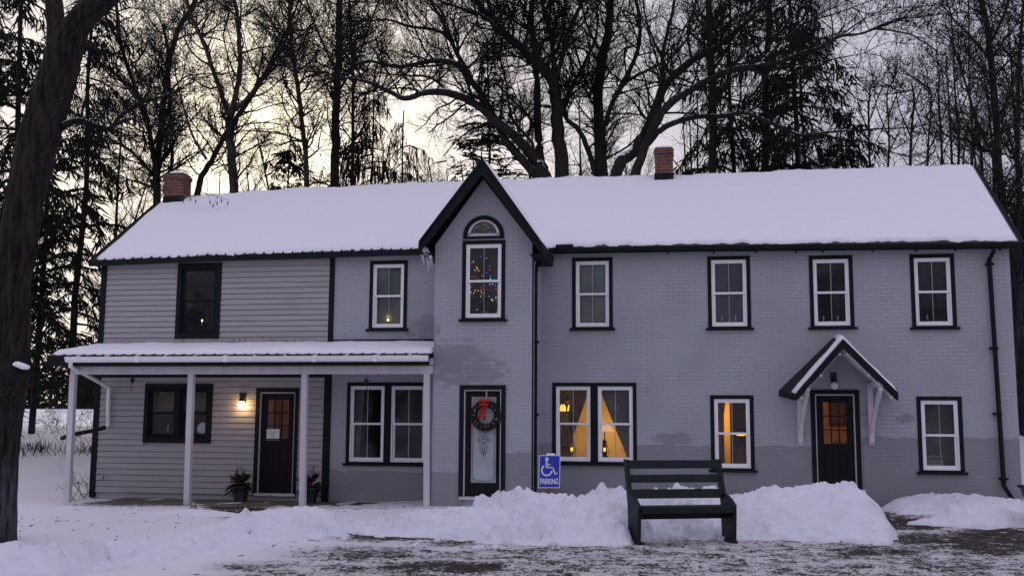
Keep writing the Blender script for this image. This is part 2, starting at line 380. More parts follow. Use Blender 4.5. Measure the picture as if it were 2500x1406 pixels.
def text_mesh(s, size, squeeze=1.0, weight=0.0, align='CENTER', spacing=1.0):
    cu = bpy.data.curves.new('t', 'FONT'); cu.body = s; cu.size = size; cu.align_x = align; cu.offset = weight; cu.extrude = 0.0008; cu.space_character = spacing
    ob = bpy.data.objects.new('t', cu); COL.objects.link(ob)
    dg = bpy.context.evaluated_depsgraph_get(); dg.update()
    me = bpy.data.meshes.new_from_object(ob.evaluated_get(dg))
    bpy.data.objects.remove(ob); bpy.data.curves.remove(cu)
    v = [(p.co.x*squeeze, p.co.y, p.co.z) for p in me.vertices]; f = [tuple(p.vertices) for p in me.polygons]
    bpy.data.meshes.remove(me); return v, f
def put_text(mb, s, cx, z, y, size, squeeze=1.0, weight=0.0, spacing=1.0):
    v, f = text_mesh(s, size, squeeze, weight, 'CENTER', spacing)
    mb.add([(cx+p[0], y-p[2], z+p[1]) for p in v], f)
def fbm(x, y, z=0.0, o=4):
    return noise.fractal((x, y, z), 1.0, 2.0, o)
def lerp_list(xs, ys, x): return float(np.interp(x, xs, ys))
def point_light(name, loc, e, c, r=0.05):
    l = bpy.data.lights.new(name, 'POINT'); l.energy = e; l.color = c; l.shadow_soft_size = r
    o = bpy.data.objects.new(name, l); COL.objects.link(o); o.location = tuple(map(float, loc)); return o
# ------------------------------------------------------------------ the house
WY = 21.0          # face of the long front wall
TY = 19.6          # face of the projecting tower
HX0, HX1 = -12.62, 6.08
house = thing('farmhouse', 'long two storey grey brick and clapboard farmhouse with snowy roof and narrow gabled tower', 'house', (-3.3, WY, 0))

def px_rect(a, b, Y):
    p, q = U(*a, Y), U(*b, Y); return min(p[0], q[0]), max(p[0], q[0]), min(p[2], q[2]), max(p[2], q[2])
TWX0, TWX1 = U(1058, 900, TY)[0], U(1298.5, 900, TY)[0]
TW_APEX = U(1180, 441, TY); TW_L = TW_R = .5*(U(1060, 594, TY)[2]+U(1295, 598, TY)[2])
TW_WIN = (U(1128, 700, TY)[0], U(1233.3, 700, TY)[0], U(1180, 779.5, TY)[2], U(1180, 587, TY)[2])
TW_DOOR = (U(1121, 1080, TY)[0], U(1234, 1080, TY)[0], U(1180, 1214, TY)[2], U(1180, 940, TY)[2])
WIN = dict(A=(-10.847,-9.833,3.234,4.86), B=(-6.537,-5.722,3.405,4.84), D=(-2.277,-1.456,3.386,4.824), E=(.423,1.255,3.371,4.80),
           F=(2.379,3.203,3.368,4.774), G=(4.264,5.078,3.352,4.764), H=(.433,1.263,.62,2.055), I=(4.28,5.094,.631,2.038),
           M=(-2.679,-.999,.713,2.298), Lw=(-6.965,-5.212,.652,2.302), K=(-11.469,-9.921,1.025,2.269), DL=(-8.954,-8.002,.0,2.18), DR=(2.333,3.237,.02,2.162))

def wall_grid(mb, x0, x1, z0, z1, ops, y0, y1):
    """a wall y0..y1 thick with rectangular openings and their reveals"""
    ops = [o for o in ops if o[0] < x1 and o[1] > x0]
    xs = sorted({x0, x1, *[v for o in ops for v in o[:2]]}); zs = sorted({z0, z1, *[v for o in ops for v in o[2:]]})
    hole = lambda x, z: any(o[0] < x < o[1] and o[2] < z < o[3] for o in ops)
    for i in range(len(xs)-1):
        for j in range(len(zs)-1):
            a, b, c, d = xs[i], xs[i+1], zs[j], zs[j+1]
            if hole((a+b)/2, (c+d)/2): continue
            mb.add([(a,y0,c),(b,y0,c),(b,y0,d),(a,y0,d)], [(0,1,2,3)]); mb.add([(a,y1,c),(b,y1,c),(b,y1,d),(a,y1,d)], [(3,2,1,0)])
    for a, b, c, d in ops:
        mb.add([(a,y0,c),(a,y1,c),(a,y1,d),(a,y0,d)], [(0,1,2,3)]); mb.add([(b,y0,c),(b,y1,c),(b,y1,d),(b,y0,d)], [(3,2,1,0)])
        mb.add([(a,y0,c),(b,y0,c),(b,y1,c),(a,y1,c)], [(0,1,2,3)]); mb.add([(a,y0,d),(b,y0,d),(b,y1,d),(a,y1,d)], [(3,2,1,0)])
def inset(o, m=.03): return (o[0]+m, o[1]-m, o[2]+.0, o[3]-m)

ROOF_X = [-12.83, -11.2, -9.5, -7.6, -5.5, -3.9, -0.65, 3.0, 4.7, 6.26]
RIDGE_Z = [6.83, 6.925, 6.985, 7.03, 7.05, 7.055, 7.03, 7.045, 7.05, 7.06]
EAVE_X = [-12.83, -9.78, -7.4, -5.2, -2.7, 0.2, 3.3, 6.26]
EAVE_Z = [4.925, 4.995, 5.015, 5.035, 5.0, 4.985, 4.95, 4.92]
EY, RY = 20.8, 23.62; BY = 2*RY-EY
def roof_pt(x, v):      # v 0 at the front eave, 1 at the ridge, 2 at the back eave
    ze = lerp_list(EAVE_X, EAVE_Z, x); zr = lerp_list(ROOF_X, RIDGE_Z, x)
    if v <= 1: return np.array([x, EY+(RY-EY)*v, ze+(zr-ze)*v])
    return np.array([x, RY+(BY-RY)*(v-1), zr+(ze-zr)*(v-1)])

SEAM = -7.36
mb = MB()
wall_grid(mb, SEAM, HX1, -.35, 4.97, [inset(WIN[k]) for k in 'B D E F G H I M Lw DR'.split()], WY, WY+.2)
mb.prism([(WY+.2, -.35), (26.2, -.35), (26.2, 4.97), (RY, 6.85), (WY+.2, 4.97)], HX1-.2, HX1, 'x')
mb.box(SEAM, HX1-.2, 26.0, 26.2, -.35, 4.97)
mb.build('brick_wall', MAT['brick'], house)
# clapboard wing: backing wall, then lapped boards
mb = MB()
ops = [inset(WIN[k]) for k in 'A K DL'.split()]
wall_grid(mb, HX0, SEAM-.001, -.35, 4.97, ops, WY+.02, WY+.2)
mb.prism([(WY+.2, -.35), (26.2, -.35), (26.2, 4.97), (RY, 6.75), (WY+.2, 4.97)], HX0, HX0+.2, 'x')
mb.box(HX0+.2, SEAM-.001, 26.0, 26.2, -.35, 4.97)
def boards(z0, z1, step):
    z = z0; ops2 = [WIN['A'], WIN['K'], WIN['DL']]
    while z < z1:
        t = min(z+step, z1); segs = [(HX0+.06, SEAM-.05)]
        for a, b, c, d in ops2:
            if c < (z+t)/2 < d:
                segs = [s for p, q in segs for s in ((p, min(q, a+.02)), (max(p, b-.02), q)) if s[1]-s[0] > .03]
        for p, q in segs:
            jit = random.uniform(-.0015, .0015)
            mb.prism([(WY-.026+jit, z), (WY-.010+jit, t-.013), (WY+.02, t-.013), (WY+.02, z)], p, q, 'x')
        z += step
boards(-.02, 2.52, .1235); boards(3.03, 4.90, .1165)
mb.build('clapboard_siding', MAT['siding'], house)
# dark green corner boards, seam boards, ledger trims
mb = MB()
mb.box(HX0-.02, HX0+.115, WY-.035, WY+.12, -.14, 2.98); mb.box(HX0-.02, HX0+.115, WY-.035, WY+.12, 3.02, 4.90)
mb.box(SEAM-.055, SEAM+.055, WY-.03, WY+.005, 3.02, 4.92)
mb.box(SEAM-.10, SEAM+.055, WY-.03, WY+.005, -.14, 2.5)
mb.box(HX0+.115, SEAM-.10, WY-.03, WY+.005, 2.405, 2.5)
mb.box(SEAM+.055, TWX0, WY-.03, WY+.003, 3.085, 3.19)
mb.build('corner_trim', MAT['green'], house, bevel=.004)

# tower
mb = MB()
wi_ = inset(TW_WIN); ops = [(wi_[0], wi_[1], wi_[2], TW_R), inset(TW_DOOR)]
wall_grid(mb, TWX0, TWX1, -.35, TW_R, ops, TY, TY+.2)
ga = (TW_APEX[0], TW_APEX[2]+.03); wt_ = wi_[3]
for q in ([(TWX0, TW_R), (wi_[0], TW_R), (wi_[0], wt_), ga], [(wi_[0], wt_), (wi_[1], wt_), ga], [(wi_[1], wt_), (wi_[1], TW_R), (TWX1, TW_R), ga]):
    mb.add([(p[0], TY, p[1]) for p in q]+[(p[0], TY+.2, p[1]) for p in q], [tuple(range(len(q))), tuple(range(len(q), 2*len(q)))[::-1]])
mb.box(TWX0, TWX0+.2, TY+.2, WY-.001, -.35, TW_R); mb.box(TWX1-.2, TWX1, TY+.2, WY-.001, -.35, TW_R)
mb.build('tower_wall', MAT['brick'], house)

# main roof
xs = sorted(set(ROOF_X+EAVE_X+list(np.linspace(-12.83, 6.26, 40))))
mb = MB(); n = len(xs); V = []; F = []
prof = [(0, 0), (1, 0), (2, 0), (2, -.09), (1, -.09), (0, -.09)]
for x in xs:
    for v, dz in prof: p = roof_pt(x, v); V.append((p[0], p[1], p[2]+dz))
for i in range(n-1):
    for j in range(6): F.append((i*6+j, i*6+(j+1) % 6, (i+1)*6+(j+1) % 6, (i+1)*6+j))
F += [tuple(range(6)), tuple(range((n-1)*6, n*6))[::-1]]
mb.add(V, F)
for x in np.arange(-12.7, -5.0, .215):       # standing ribs that show along the eave of the left wing
    for a, b in ((0, .05),):
        p, q = roof_pt(x, a), roof_pt(x, b)
        mb.beam(p+np.array([0, -.008, .006]), q+np.array([0, 0, .006]), .03, .022)
roof = mb.build('roof', MAT['green_metal'], house)
mb = MB()                                     # fascia and rake boards
fx = [x for x in xs]
for a, b in zip(fx[:-1], fx[1:]):
    za, zb = roof_pt(a, 0)[2], roof_pt(b, 0)[2]
    mb.hexa([(a, EY-.022, za-.12), (b, EY-.022, zb-.12), (b, EY-.002, zb-.12), (a, EY-.002, za-.12), (a, EY-.022, za-.008), (b, EY-.022, zb-.008), (b, EY-.002, zb-.008), (a, EY-.002, za-.008)])
for x in (-12.845, 6.275):
    mb.beam(roof_pt(x, 0)+np.array([0, 0, -.055]), roof_pt(x, 1)+np.array([0, 0, -.055]), .03, .13)
    mb.beam(roof_pt(x, 2)+np.array([0, 0, -.055]), roof_pt(x, 1)+np.array([0, 0, -.055]), .03, .13)
mb.build('fascia', MAT['green'], house)

def snow_sheet(fn, nu, nv, name, parent, mat='snow', thick=.06):
    """fn(i/nu, j/nv) -> (surface point, snow depth): a closed quilt of snow lying on it"""
    V = []; 
    for i in range(nu+1):
        for j in range(nv+1):
            p, t = fn(i/nu, j/nv); V.append((p[0], p[1], p[2]+t))
    for i in range(nu+1):
        for j in range(nv+1):
            p, t = fn(i/nu, j/nv); V.append((p[0], p[1], p[2]-.01))
    m_ = nv+1; o = (nu+1)*m_; F = []
    for i in range(nu):
        for j in range(nv):
            a = i*m_+j; F.append((a, a+m_, a+m_+1, a+1)); F.append((o+a, o+a+1, o+a+m_+1, o+a+m_))
    for i in range(nu):
        for j, s in ((0, 1), (nv, 0)):
            a = i*m_+j; q = (a, a+m_, o+a+m_, o+a); F.append(q if s == 0 else q[::-1])
    for j in range(nv):
        for i, s in ((0, 1), (nu, 0)):
            a = i*m_+j; q = (a, a+1, o+a+1, o+a); F.append(q if s else q[::-1])
    me = npmesh(name, V, F)
    return place(me, name, MAT[mat], parent, True)
def main_snow(u, w):
    x = -12.72+u*(6.20+12.72); v = .012+.010*fbm(x*3.1, 1.3)+w*(1.985-.012)
    if w == 0: v = .010+.016*fbm(x*4.0, 7.7)+.012*fbm(x*17, 3.3)
    if w == 0 and x > -2.6: v += .012+.012*fbm(x*2.2, 9)
    p = roof_pt(x, v)
    e = min(w*2/.03, 1.0, (1-w)*2/.03, u/.004, (1-u)/.004); e = max(0.0, e)**.5
    ridge = math.exp(-((v-1)/.018)**2)*(.012+.03*fbm(x*1.7, 4.4))
    t = (.066+.026*fbm(x*.7, v*2.0)+.010*fbm(x*4, v*11, 2.0)+.004*fbm(x*14, v*40, 6))*e+.006+ridge
    dip = math.exp(-((v-.035)/.018)**2)*max(0, fbm(x*2.1, 5.5))*.05 if x > -2 else 0
    return p, max(.004, t-dip)
snow_sheet(main_snow, 300, 90, 'roof_snow', house)

# tower roof
TF = 19.22
ta = U(1178, 388, TF); tl = U(1024, 590, TF); tr = U(1323, 592, TF)
def slab(mb, a, b, a2, b2, t):
    """a-b front edge (ridge, eave), a2-b2 back edge, t thickness measured straight down"""
    dz = np.array([0, 0, -t]); A = [np.asarray(q, float) for q in (a, b, b2, a2)]
    mb.hexa([A[0]+dz, A[1]+dz, A[2]+dz, A[3]+dz, A[0], A[1], A[2], A[3]])
ab = np.array([ta[0], 23.1, ta[2]]); lb = np.array([tl[0], 21.0, tl[2]]); rb = np.array([tr[0], 21.0, tr[2]])
mb = MB(); slab(mb, ta, tl, ab, lb, .10); slab(mb, ta, tr, ab, rb, .10)
mb.build('tower_roof', MAT['green_metal'], house)
mb = MB()     # bargeboards on the front of the tower gable, and the drip edge over them
for e, s in ((tl, -1), (tr, 1)):
    d = np.array([0, -.025, 0])
    for dz0, dz1, dy in ((-.075, -.32, 0), (.012, -.075, -.02)):
        y0, y1 = TF-.028+dy, TF-.002
        # mitred at the ridge
        mb.hexa([(ta[0], y0, ta[2]+dz1), (e[0], y0, e[2]+dz1*.72), (e[0], y1, e[2]+dz1*.72), (ta[0], y1, ta[2]+dz1),
                 (ta[0], y0, ta[2]+dz0), (e[0], y0, e[2]+dz0), (e[0], y1, e[2]+dz0), (ta[0], y1, ta[2]+dz0)])
    # eave returns
    mb.hexa([(e[0], TF, e[2]-.22), (e[0]+s*.02, TF, e[2]-.22), (e[0]+s*.02, 20.75, e[2]-.22), (e[0], 20.75, e[2]-.22),
             (e[0], TF, e[2]-.01), (e[0]+s*.02, TF, e[2]-.01), (e[0]+s*.02, 20.75, e[2]-.01), (e[0], 20.75, e[2]-.01)])
    w = TWX0-.01 if s < 0 else TWX1+.01
    mb.hexa([(e[0], TF, e[2]-.235), (w, TF, e[2]-.235), (w, 20.75, e[2]-.235), (e[0], 20.75, e[2]-.235), (e[0], TF, e[2]-.215), (w, TF, e[2]-.215), (w, 20.75, e[2]-.215), (e[0], 20.75, e[2]-.215)])
mb.build('bargeboard', MAT['green'], house)
def tsnow(u, w):
    p = ta+(tr-ta)*(w*.93+.01); q = ab+(rb-ab)*(w*.93+.01); r = p+(q-p)*(u*.98+.012)
    e = max(0, min(1, w/.05, (1-w)/.05, u/.02, (1-u)/.02))**.5
    return r, .004+e*(.07+.03*fbm(r[0]*4, r[1]*3))*(1-.6*w)
snow_sheet(tsnow, 30, 24, 'tower_snow', house)
def tsnow2(u, w):
    p = ta+(tl-ta)*(w*.9+.03); q = ab+(lb-ab)*(w*.9+.03); r = p+(q-p)*(u*.9+.08)
    e = max(0, min(1, w/.05, (1-w)/.05, u/.05, (1-u)/.05))**.5
    return r, .002+e*.05
snow_sheet(tsnow2, 12, 12, 'tower_snow', house)
# icicles at the left eave tip of the tower
mb = MB()
for k in range(16):
    a = tl+(lb-tl)*(.02+.16*random.random()); x = a[0]+random.uniform(0, .17); y = a[1]+random.uniform(0, .2)
    z = tl[2]-.16-1.0*(x-a[0])*0.6; l = random.uniform(.08, .36); 
    mb.tube([(x, y, z+.03), (x+.004, y, z-l*.5), (x+.008, y, z-l)], [.016, .011, .002], 6)
for k in range(14):
    x = tl[0]+random.uniform(.0, .2); mb.ball((x, TF+random.uniform(.02, .2), tl[2]-.12-.75*(x-tl[0])+random.uniform(-.03, .05)), random.uniform(.025, .05), 7, 5)
mb.build('icicles', MAT['ice'], house, True)

# gutter of the right wing
mb = MB(); gx = np.linspace(tr[0]+.05, 6.24, 30)
for a, b in zip(gx[:-1], gx[1:]):
    za, zb = roof_pt(a, 0)[2]-.015, roof_pt(b, 0)[2]-.015
    sec = lambda x, z: [(x, EY-.115, z), (x, EY-.10, z-.07), (x, EY-.07, z-.095), (x, EY-.026, z-.095), (x, EY-.026, z-.085), (x, EY-.065, z-.085), (x, EY-.09, z-.065), (x, EY-.105, z)]
    A, B = sec(a, za), sec(b, zb); mb.add(A+B, [(j, (j+1) % 8, 8+(j+1) % 8, 8+j) for j in range(8)])
for x in (-.35, .55, 1.35, 2.12, 2.62, 3.55, 4.35, 5.05, 5.85): z = roof_pt(x, 0)[2]; mb.box(x-.02, x+.02, EY-.09, EY-.02, z-.16, z-.111)
mb.box(tr[0]+.08, tr[0]+.42, EY-.12, EY-.0, roof_pt(-2.4, 0)[2]-.02, roof_pt(-2.4, 0)[2]+.055)
mb.build('gutter', MAT['green'], house)
def pipe(pts, w, mat, collars=()):
    mb = MB(); mb.tube(pts, w/2, 8)
    for i in collars: mb.box(i[0]-w*.85, i[0]+w*.85, i[1]-w*.6, i[1]+w*.6, i[2]-.02, i[2]+.02)
    return mb.build('downspout', mat, house, True)
SX = U(1306.5, 950, 19.95)[0]
p0 = U(1335, 622, 20.7); 
pipe([(p0[0], 20.7, p0[2]+.05), (p0[0], 20.7, p0[2]-.02), (SX+.01, 20.0, U(1308, 652, 20.0)[2]), (SX, 19.95, U(1306, 670, 19.95)[2]), (SX, 19.95, 1.8), (SX-.002, 19.95, .05)], .085, MAT['green'],
     [(SX, 19.95, U(1306, 835, 19.95)[2]), (SX, 19.95, U(1306, 1012, 19.95)[2])])
r0, r1, r2, r3, r4 = U(2426, 606, 20.7), U(2415, 634, 20.93), U(2424, 760, 20.93), U(2451, 1185, 20.93), U(2474, 1222, 20.75)
pipe([r0, r0+np.array([0, 0, -.06]), r1, (r1[0], 20.93, r1[2]-.1), (r3[0], 20.93, r3[2]), r4], .085, MAT['green'],
     [(r1[0], 20.93, U(2420, 645, 20.93)[2]), (r1[0], 20.93, U(2433, 850, 20.93)[2]), (r1[0], 20.93, U(2445, 1010, 20.93)[2]), (r3[0], 20.93, U(2450, 1168, 20.93)[2])])
# pale conduit box on the main wall beside the tower
c0 = U(1310, 815, 20.97); mb = MB(); mb.box(c0[0]-.03, c0[0]+.06, 20.93, 20.998, U(1312, 945, 20.97)[2], U(1312, 818, 20.97)[2]); mb.build('conduit', MAT['white_wood'], house)

# chimneys
for (xa, xb, za, zb, snow) in ((-12.585, -12.06, 6.72, 7.50, 0), (-.675, -.232, 6.9, 7.70, 1)):
    mb = MB(); y0, y1 = RY-.24, RY+.24
    mb.box(xa+.02, xb-.02, y0+.02, y1-.02, za-.2, zb-.14); mb.box(xa, xb, y0, y1, zb-.14, zb-.045); mb.box(xa+.03, xb-.03, y0+.03, y1-.03, zb-.045, zb)
    ch = mb.build('chimney', MAT['red_brick'], house)
    mb = MB(); mb.box(xa+.008, xb-.008, y0+.008, y1-.008, za-.15, za+.20); mb.build('flashing', MAT['green'], ch)
    mb = MB(); mb.lathe([(.02, .045), (.2, .045), (.23, .01), (.24, -.005)], ((xa+xb)/2, RY, zb), 14); mb.build('snow_cap', MAT['snow'], ch, True)

# ------------------------------------------------------------------ windows
def sash(x0, x1, z0, z1, y, w, mat, parent, muntin=True, glass='glass', wb=None):
    mb = MB(); mb.ring(x0, x1, z0, z1, w, y, y+.032, wb=wb)
    if muntin: c = (x0+x1)/2; mb.box(c-.007, c+.007, y+.012, y+.02, z0+(wb or w), z1-w)
    s = mb.build('sash', mat, parent, bevel=.003)
    mb = MB(); a, b, c, d = x0+w, x1-w, z0+(wb or w), z1-w
    mb.add([(a, y+.010, c), (b, y+.010, c), (b, y+.010, d), (a, y+.010, d)], [(0, 1, 2, 3)])
    mb.build('pane', MAT[glass], parent)
    return s
def double_hung(x0, x1, z0, z1, y, mat, parent, muntin=True, fw=.03, sw=.042):
    mb = MB(); mb.ring(x0, x1, z0, z1, fw, y-.002, y+.13); mb.build('frame', mat, parent, bevel=.003)
    zm = (z0+z1)/2
    sash(x0+fw, x1-fw, zm-.022, z1-fw, y+.012, sw, mat, parent, muntin)
    sash(x0+fw, x1-fw, z0+fw, zm+.022, y+.047, sw+.004, mat, parent, muntin, wb=.055)
def sill(x0, x1, z, y, parent, mat='green', over=.045, snow=False):
    mb = MB(); mb.box(x0-over, x1+over, y-.075, y+.03, z-.048, z); s = mb.build('sill', MAT[mat], parent, bevel=.004)
def window(key, y=WY, muntin=True):
    x0, x1, z0, z1 = key; cw = .075
    mb = MB(); mb.ring(x0, x1, z0, z1, cw, y-.018, y+.06, wb=.03)
    w = mb.build('window', MAT['green'], house, bevel=.004)
    double_hung(x0+cw, x1-cw, z0+.03, z1-cw, y, MAT['white'], w, muntin); sill(x0, x1, z0, y, w); return w
for k in 'BDEFGHI': window(WIN[k])
window(TW_WIN, TY)
def window2(key, y=WY, mull=.15):
    x0, x1, z0, z1 = key; cw = .075; c = (x0+x1)/2
    mb = MB(); mb.ring(x0, x1, z0, z1, cw, y-.018, y+.06, wb=.03); mb.box(c-mull/2, c+mull/2, y-.012, y+.07, z0+.03, z1-cw)
    w = mb.build('window', MAT['green'], house, bevel=.004)
    double_hung(x0+cw, c-mull/2, z0+.03, z1-cw, y, MAT['white'], w); double_hung(c+mull/2, x1-cw, z0+.03, z1-cw, y, MAT['white'], w)
    sill(x0, x1, z0, y, w); return w
window2(WIN['M']); window2(WIN['Lw'])
# dark green windows of the clapboard wing
def window_dark(key, cols, y=WY):
    x0, x1, z0, z1 = key; cw = .10
    mb = MB(); mb.ring(x0, x1, z0, z1, cw, y-.04, y+.06, wb=.11); 
    if cols == 2: c = (x0+x1)/2; mb.box(c-.045, c+.045, y-.03, y+.06, z0+.11, z1-cw)
    w = mb.build('window', MAT['green'], house, bevel=.005)
    gaps = [(x0+cw, x1-cw)] if cols == 1 else [(x0+cw, (x0+x1)/2-.045), ((x0+x1)/2+.045, x1-cw)]
    for a, b in gaps: double_hung(a, b, z0+.11, z1-cw, y, MAT['green'], w, False, .028, .045)
window_dark(WIN['A'], 1); window_dark(WIN['K'], 2)
# half-round attic light of the tower
ac = U(1181, 577, TY); ar = abs(U(1231, 577, TY)[0]-U(1131, 577, TY)[0])/2
def half(r0, r1, y0, y1, zc, n=20, base=0):
    mb = MB(); P = []
    for r in (r0, r1): P.append([(ac[0]+r*math.cos(PI*i/n), zc+r*math.sin(PI*i/n)) for i in range(n+1)])
    for i in range(n):
        a, b, c, d = P[0][i], P[0][i+1], P[1][i+1], P[1][i]
        mb.hexa([(a[0], y0, a[1]), (d[0], y0, d[1]), (d[0], y1, d[1]), (a[0], y1, a[1]), (b[0], y0, b[1]), (c[0], y0, c[1]), (c[0], y1, c[1]), (b[0], y1, b[1])])
    return mb
mb = half(ar-.085, ar, TY-.03, TY-.002, ac[2]); mb.box(ac[0]-ar, ac[0]+ar, TY-.032, TY-.002, ac[2]-.05, ac[2]-.001)
aw = mb.build('arched_window', MAT['green'], house)
mb = half(ar-.145, ar-.086, TY-.022, TY-.002, ac[2]+.03); mb.box(ac[0]-ar+.09, ac[0]+ar-.09, TY-.022, TY-.002, ac[2]+.002, ac[2]+.05); mb.build('frame', MAT['white_wood'], aw)
m_, nt, bs = nodes_of('weathered grey attic board'); co = obj_co(nt); nn = noise_n(nt, co, 7, 7, .75, (1, 1, 2.5)); rr = ramp(nt, [(.35, (.02, .017, .015)), (.5, (.10, .09, .08)), (.68, (.30, .27, .24))]); L(nt, nn, rr.inputs[0]); L(nt, rr.outputs[0], bs.inputs['Base Color']); bs.inputs['Roughness'].default_value = .9
mb = MB(); mb.prism([(ac[0]+(ar-.14)*math.cos(PI*i/20), ac[2]+.045+(ar-.14)*math.sin(PI*i/20)) for i in range(21)], TY-.012, TY-.001, 'y'); mb.build('board', m_, aw)

# ------------------------------------------------------------------ doors
def lever(parent, x, z, y):
    mb = MB(); mb.lathe([(.028, 0), (.030, .01), (.012, .02), (.012, .045), (.026, .055), (.026, .075), (.01, .085)], (0, 0, 0), 12)
    mb.v = [(x+v[0], y-v[2], z+v[1]) for v in mb.v]; mb.build('handle', MAT['black'], parent, True)
    mb = MB(); mb.lathe([(.026, 0), (.026, .012), (.015, .02)], (0, 0, 0), 12); mb.v = [(x+v[0], y-v[2], z+.14+v[1]) for v in mb.v]; mb.build('deadbolt', MAT['black'], parent, True)
def door(key, y, kind):
    x0, x1, z0, z1 = key; cw = .085
    mb = MB(); mb.ring(x0, x1, z0, z1, cw, y-.03, y+.10, wb=0)
    d = mb.build('door', MAT['green'], house, bevel=.004)
    mb = MB(); mb.ring(x0+cw, x1-cw, z0, z1-cw, .022, y+.0, y+.10, wb=0); mb.build('jamb', MAT['white_wood'], d)
    mb = MB(); mb.box(x0+.02, x1-.02, y-.06, y+.10, z0-.04, z0+.012); mb.build('threshold', MAT['white_wood'], d)
    a, b, c, e = x0+cw+.024, x1-cw-.024, z0+.015, z1-cw-.024; yy = y+.05; W = b-a
    mb = MB()
    if kind == 'nine':
        st = .13; gz0, gz1 = c+(e-c)*.545, e-.13; gx0, gx1 = a+st, b-st
        wall = [(gx0, gx1, gz0, gz1)]
        wall_grid(mb, a, b, c, e, wall, yy, yy+.045)
        for i in (1, 2):
            x = gx0+(gx1-gx0)*i/3; mb.box(x-.011, x+.011, yy-.004, yy+.02, gz0, gz1)
        for i in (1, 2):
            z = gz0+(gz1-gz0)*i/3
            for q in range(3):
                s0 = gx0+(gx1-gx0)*q/3+(.011 if q else 0); s1 = gx0+(gx1-gx0)*(q+1)/3-(.011 if q < 2 else 0); mb.box(s0, s1, yy-.003, yy+.019, z-.011, z+.011)
        mb.ring(gx0-.03, gx1+.03, gz0-.03, gz1+.03, .028, yy-.012, yy+.0)
        for p0_, p1_ in ((a+.13, a+W/2-.04), (a+W/2+.04, b-.13)):      # two sunk panels
            mb.ring(p0_, p1_, c+.2, gz0-.16, .025, yy-.01, yy-.0005); mb.box(p0_+.05, p1_-.05, yy-.008, yy-.0007, c+.25, gz0-.21)
        lf = mb.build('door_leaf', MAT['door'], d, bevel=.003)
        mb = MB(); mb.add([(gx0, yy+.012, gz0), (gx1, yy+.012, gz0), (gx1, yy+.012, gz1), (gx0, yy+.012, gz1)], [(0, 1, 2, 3)]); mb.build('pane', MAT['glass'], d)
        g = (gx0, gx1, gz0, gz1)
    else:
        gx0, gx1, gz0, gz1 = U(1150, 1080, yy)[0], U(1211, 1080, yy)[0], U(1180, 1178, yy)[2], U(1180, 968, yy)[2]
        wall_grid(mb, a, b, c, e, [(gx0, gx1, gz0, gz1)], yy, yy+.045)
        mb.ring(gx0-.035, gx1+.035, gz0-.035, gz1+.035, .034, yy-.012, yy+.0)
        mb.build('door_leaf', MAT['door'], d, bevel=.003)
        mb = MB(); mb.box(gx0+.001, gx1-.001, yy+.010, yy+.02, gz0+.001, gz1-.001); mb.build('frosted_pane', MAT['frosted'], d)
        g = (gx0, gx1, gz0, gz1)
    lever(d, a+.065, c+.86, yy-.002); return d, g, yy
d_left, gl_, yl_ = door(WIN['DL'], WY, 'nine'); d_right, gr_, yr_ = door(WIN['DR'], WY, 'nine'); d_tower, gt_, yt_ = door(TW_DOOR, TY, 'full')
# etched ornament of the tower door glass
mb = MB(); yo = yt_+.0075
def stroke(pts, w):
    pts = [np.array(p, float) for p in pts]
    for i in range(len(pts)-1):
        d = pts[i+1]-pts[i]; l = np.hypot(*d)
        if l < 1e-5: continue
        nrm = np.array([-d[1], d[0]])/l*w/2; q = [pts[i]-nrm, pts[i+1]-nrm, pts[i+1]+nrm, pts[i]+nrm]
        mb.add([(p[0], yo, p[1]) for p in q], [(0, 1, 2, 3)])
def scroll(cx, cz, r, a0, turns, s, w=.009):
    stroke([(cx+s*r*(1-.75*t)*math.cos(a0+turns*2*PI*t), cz+r*(1-.75*t)*math.sin(a0+turns*2*PI*t)) for t in np.linspace(0, 1, 22)], w)
gx0, gx1, gz0, gz1 = gt_; cx = (gx0+gx1)/2; m = .03
for m, w in ((.028, .006), (.042, .003)):
    k = .055
    stroke([(gx0+m+k, gz0+m), (gx1-m-k, gz0+m)], w); stroke([(gx0+m+k, gz1-m), (gx1-m-k, gz1-m)], w); stroke([(gx0+m, gz0+m+k), (gx0+m, gz1-m-k)], w); stroke([(gx1-m, gz0+m+k), (gx1-m, gz1-m-k)], w)
for sx, X in ((1, gx0+.028), (-1, gx1-.028)):
    for sz, Z in ((1, gz0+.028), (-1, gz1-.028)):
        stroke([(X+sx*.055*math.cos(t), Z+sz*.055*math.sin(t)) for t in np.linspace(0, PI/2, 9)], .007); scroll(X+sx*.028, Z+sz*.028, .02, 0, 1.1, sx, .006)
zc = U(1177, 1072, yt_)[2]
for s in (1, -1):
    scroll(cx+s*.055, zc+.15, .045, -1.2, 1.2, s); scroll(cx+s*.06, zc+.03, .05, PI*.5, 1.15, s); scroll(cx+s*.06, zc-.06, .05, -PI*.5, -1.15, s)
    scroll(cx+s*.05, zc-.17, .045, 1.2, -1.2, s); scroll(cx+s*.028, zc-.25, .03, 1.4, -1.1, s); scroll(cx+s*.10, zc-.015, .032, PI, 1.1, s, .008)
    stroke([(cx+s*.01, zc+.2), (cx+s*.035, zc+.09), (cx, zc+.0)], .008); stroke([(cx, zc-.03), (cx+s*.03, zc-.12), (cx+s*.012, zc-.22), (cx, zc-.33)], .008)
mb.build('etched_pattern', MAT['ink'], d_tower)

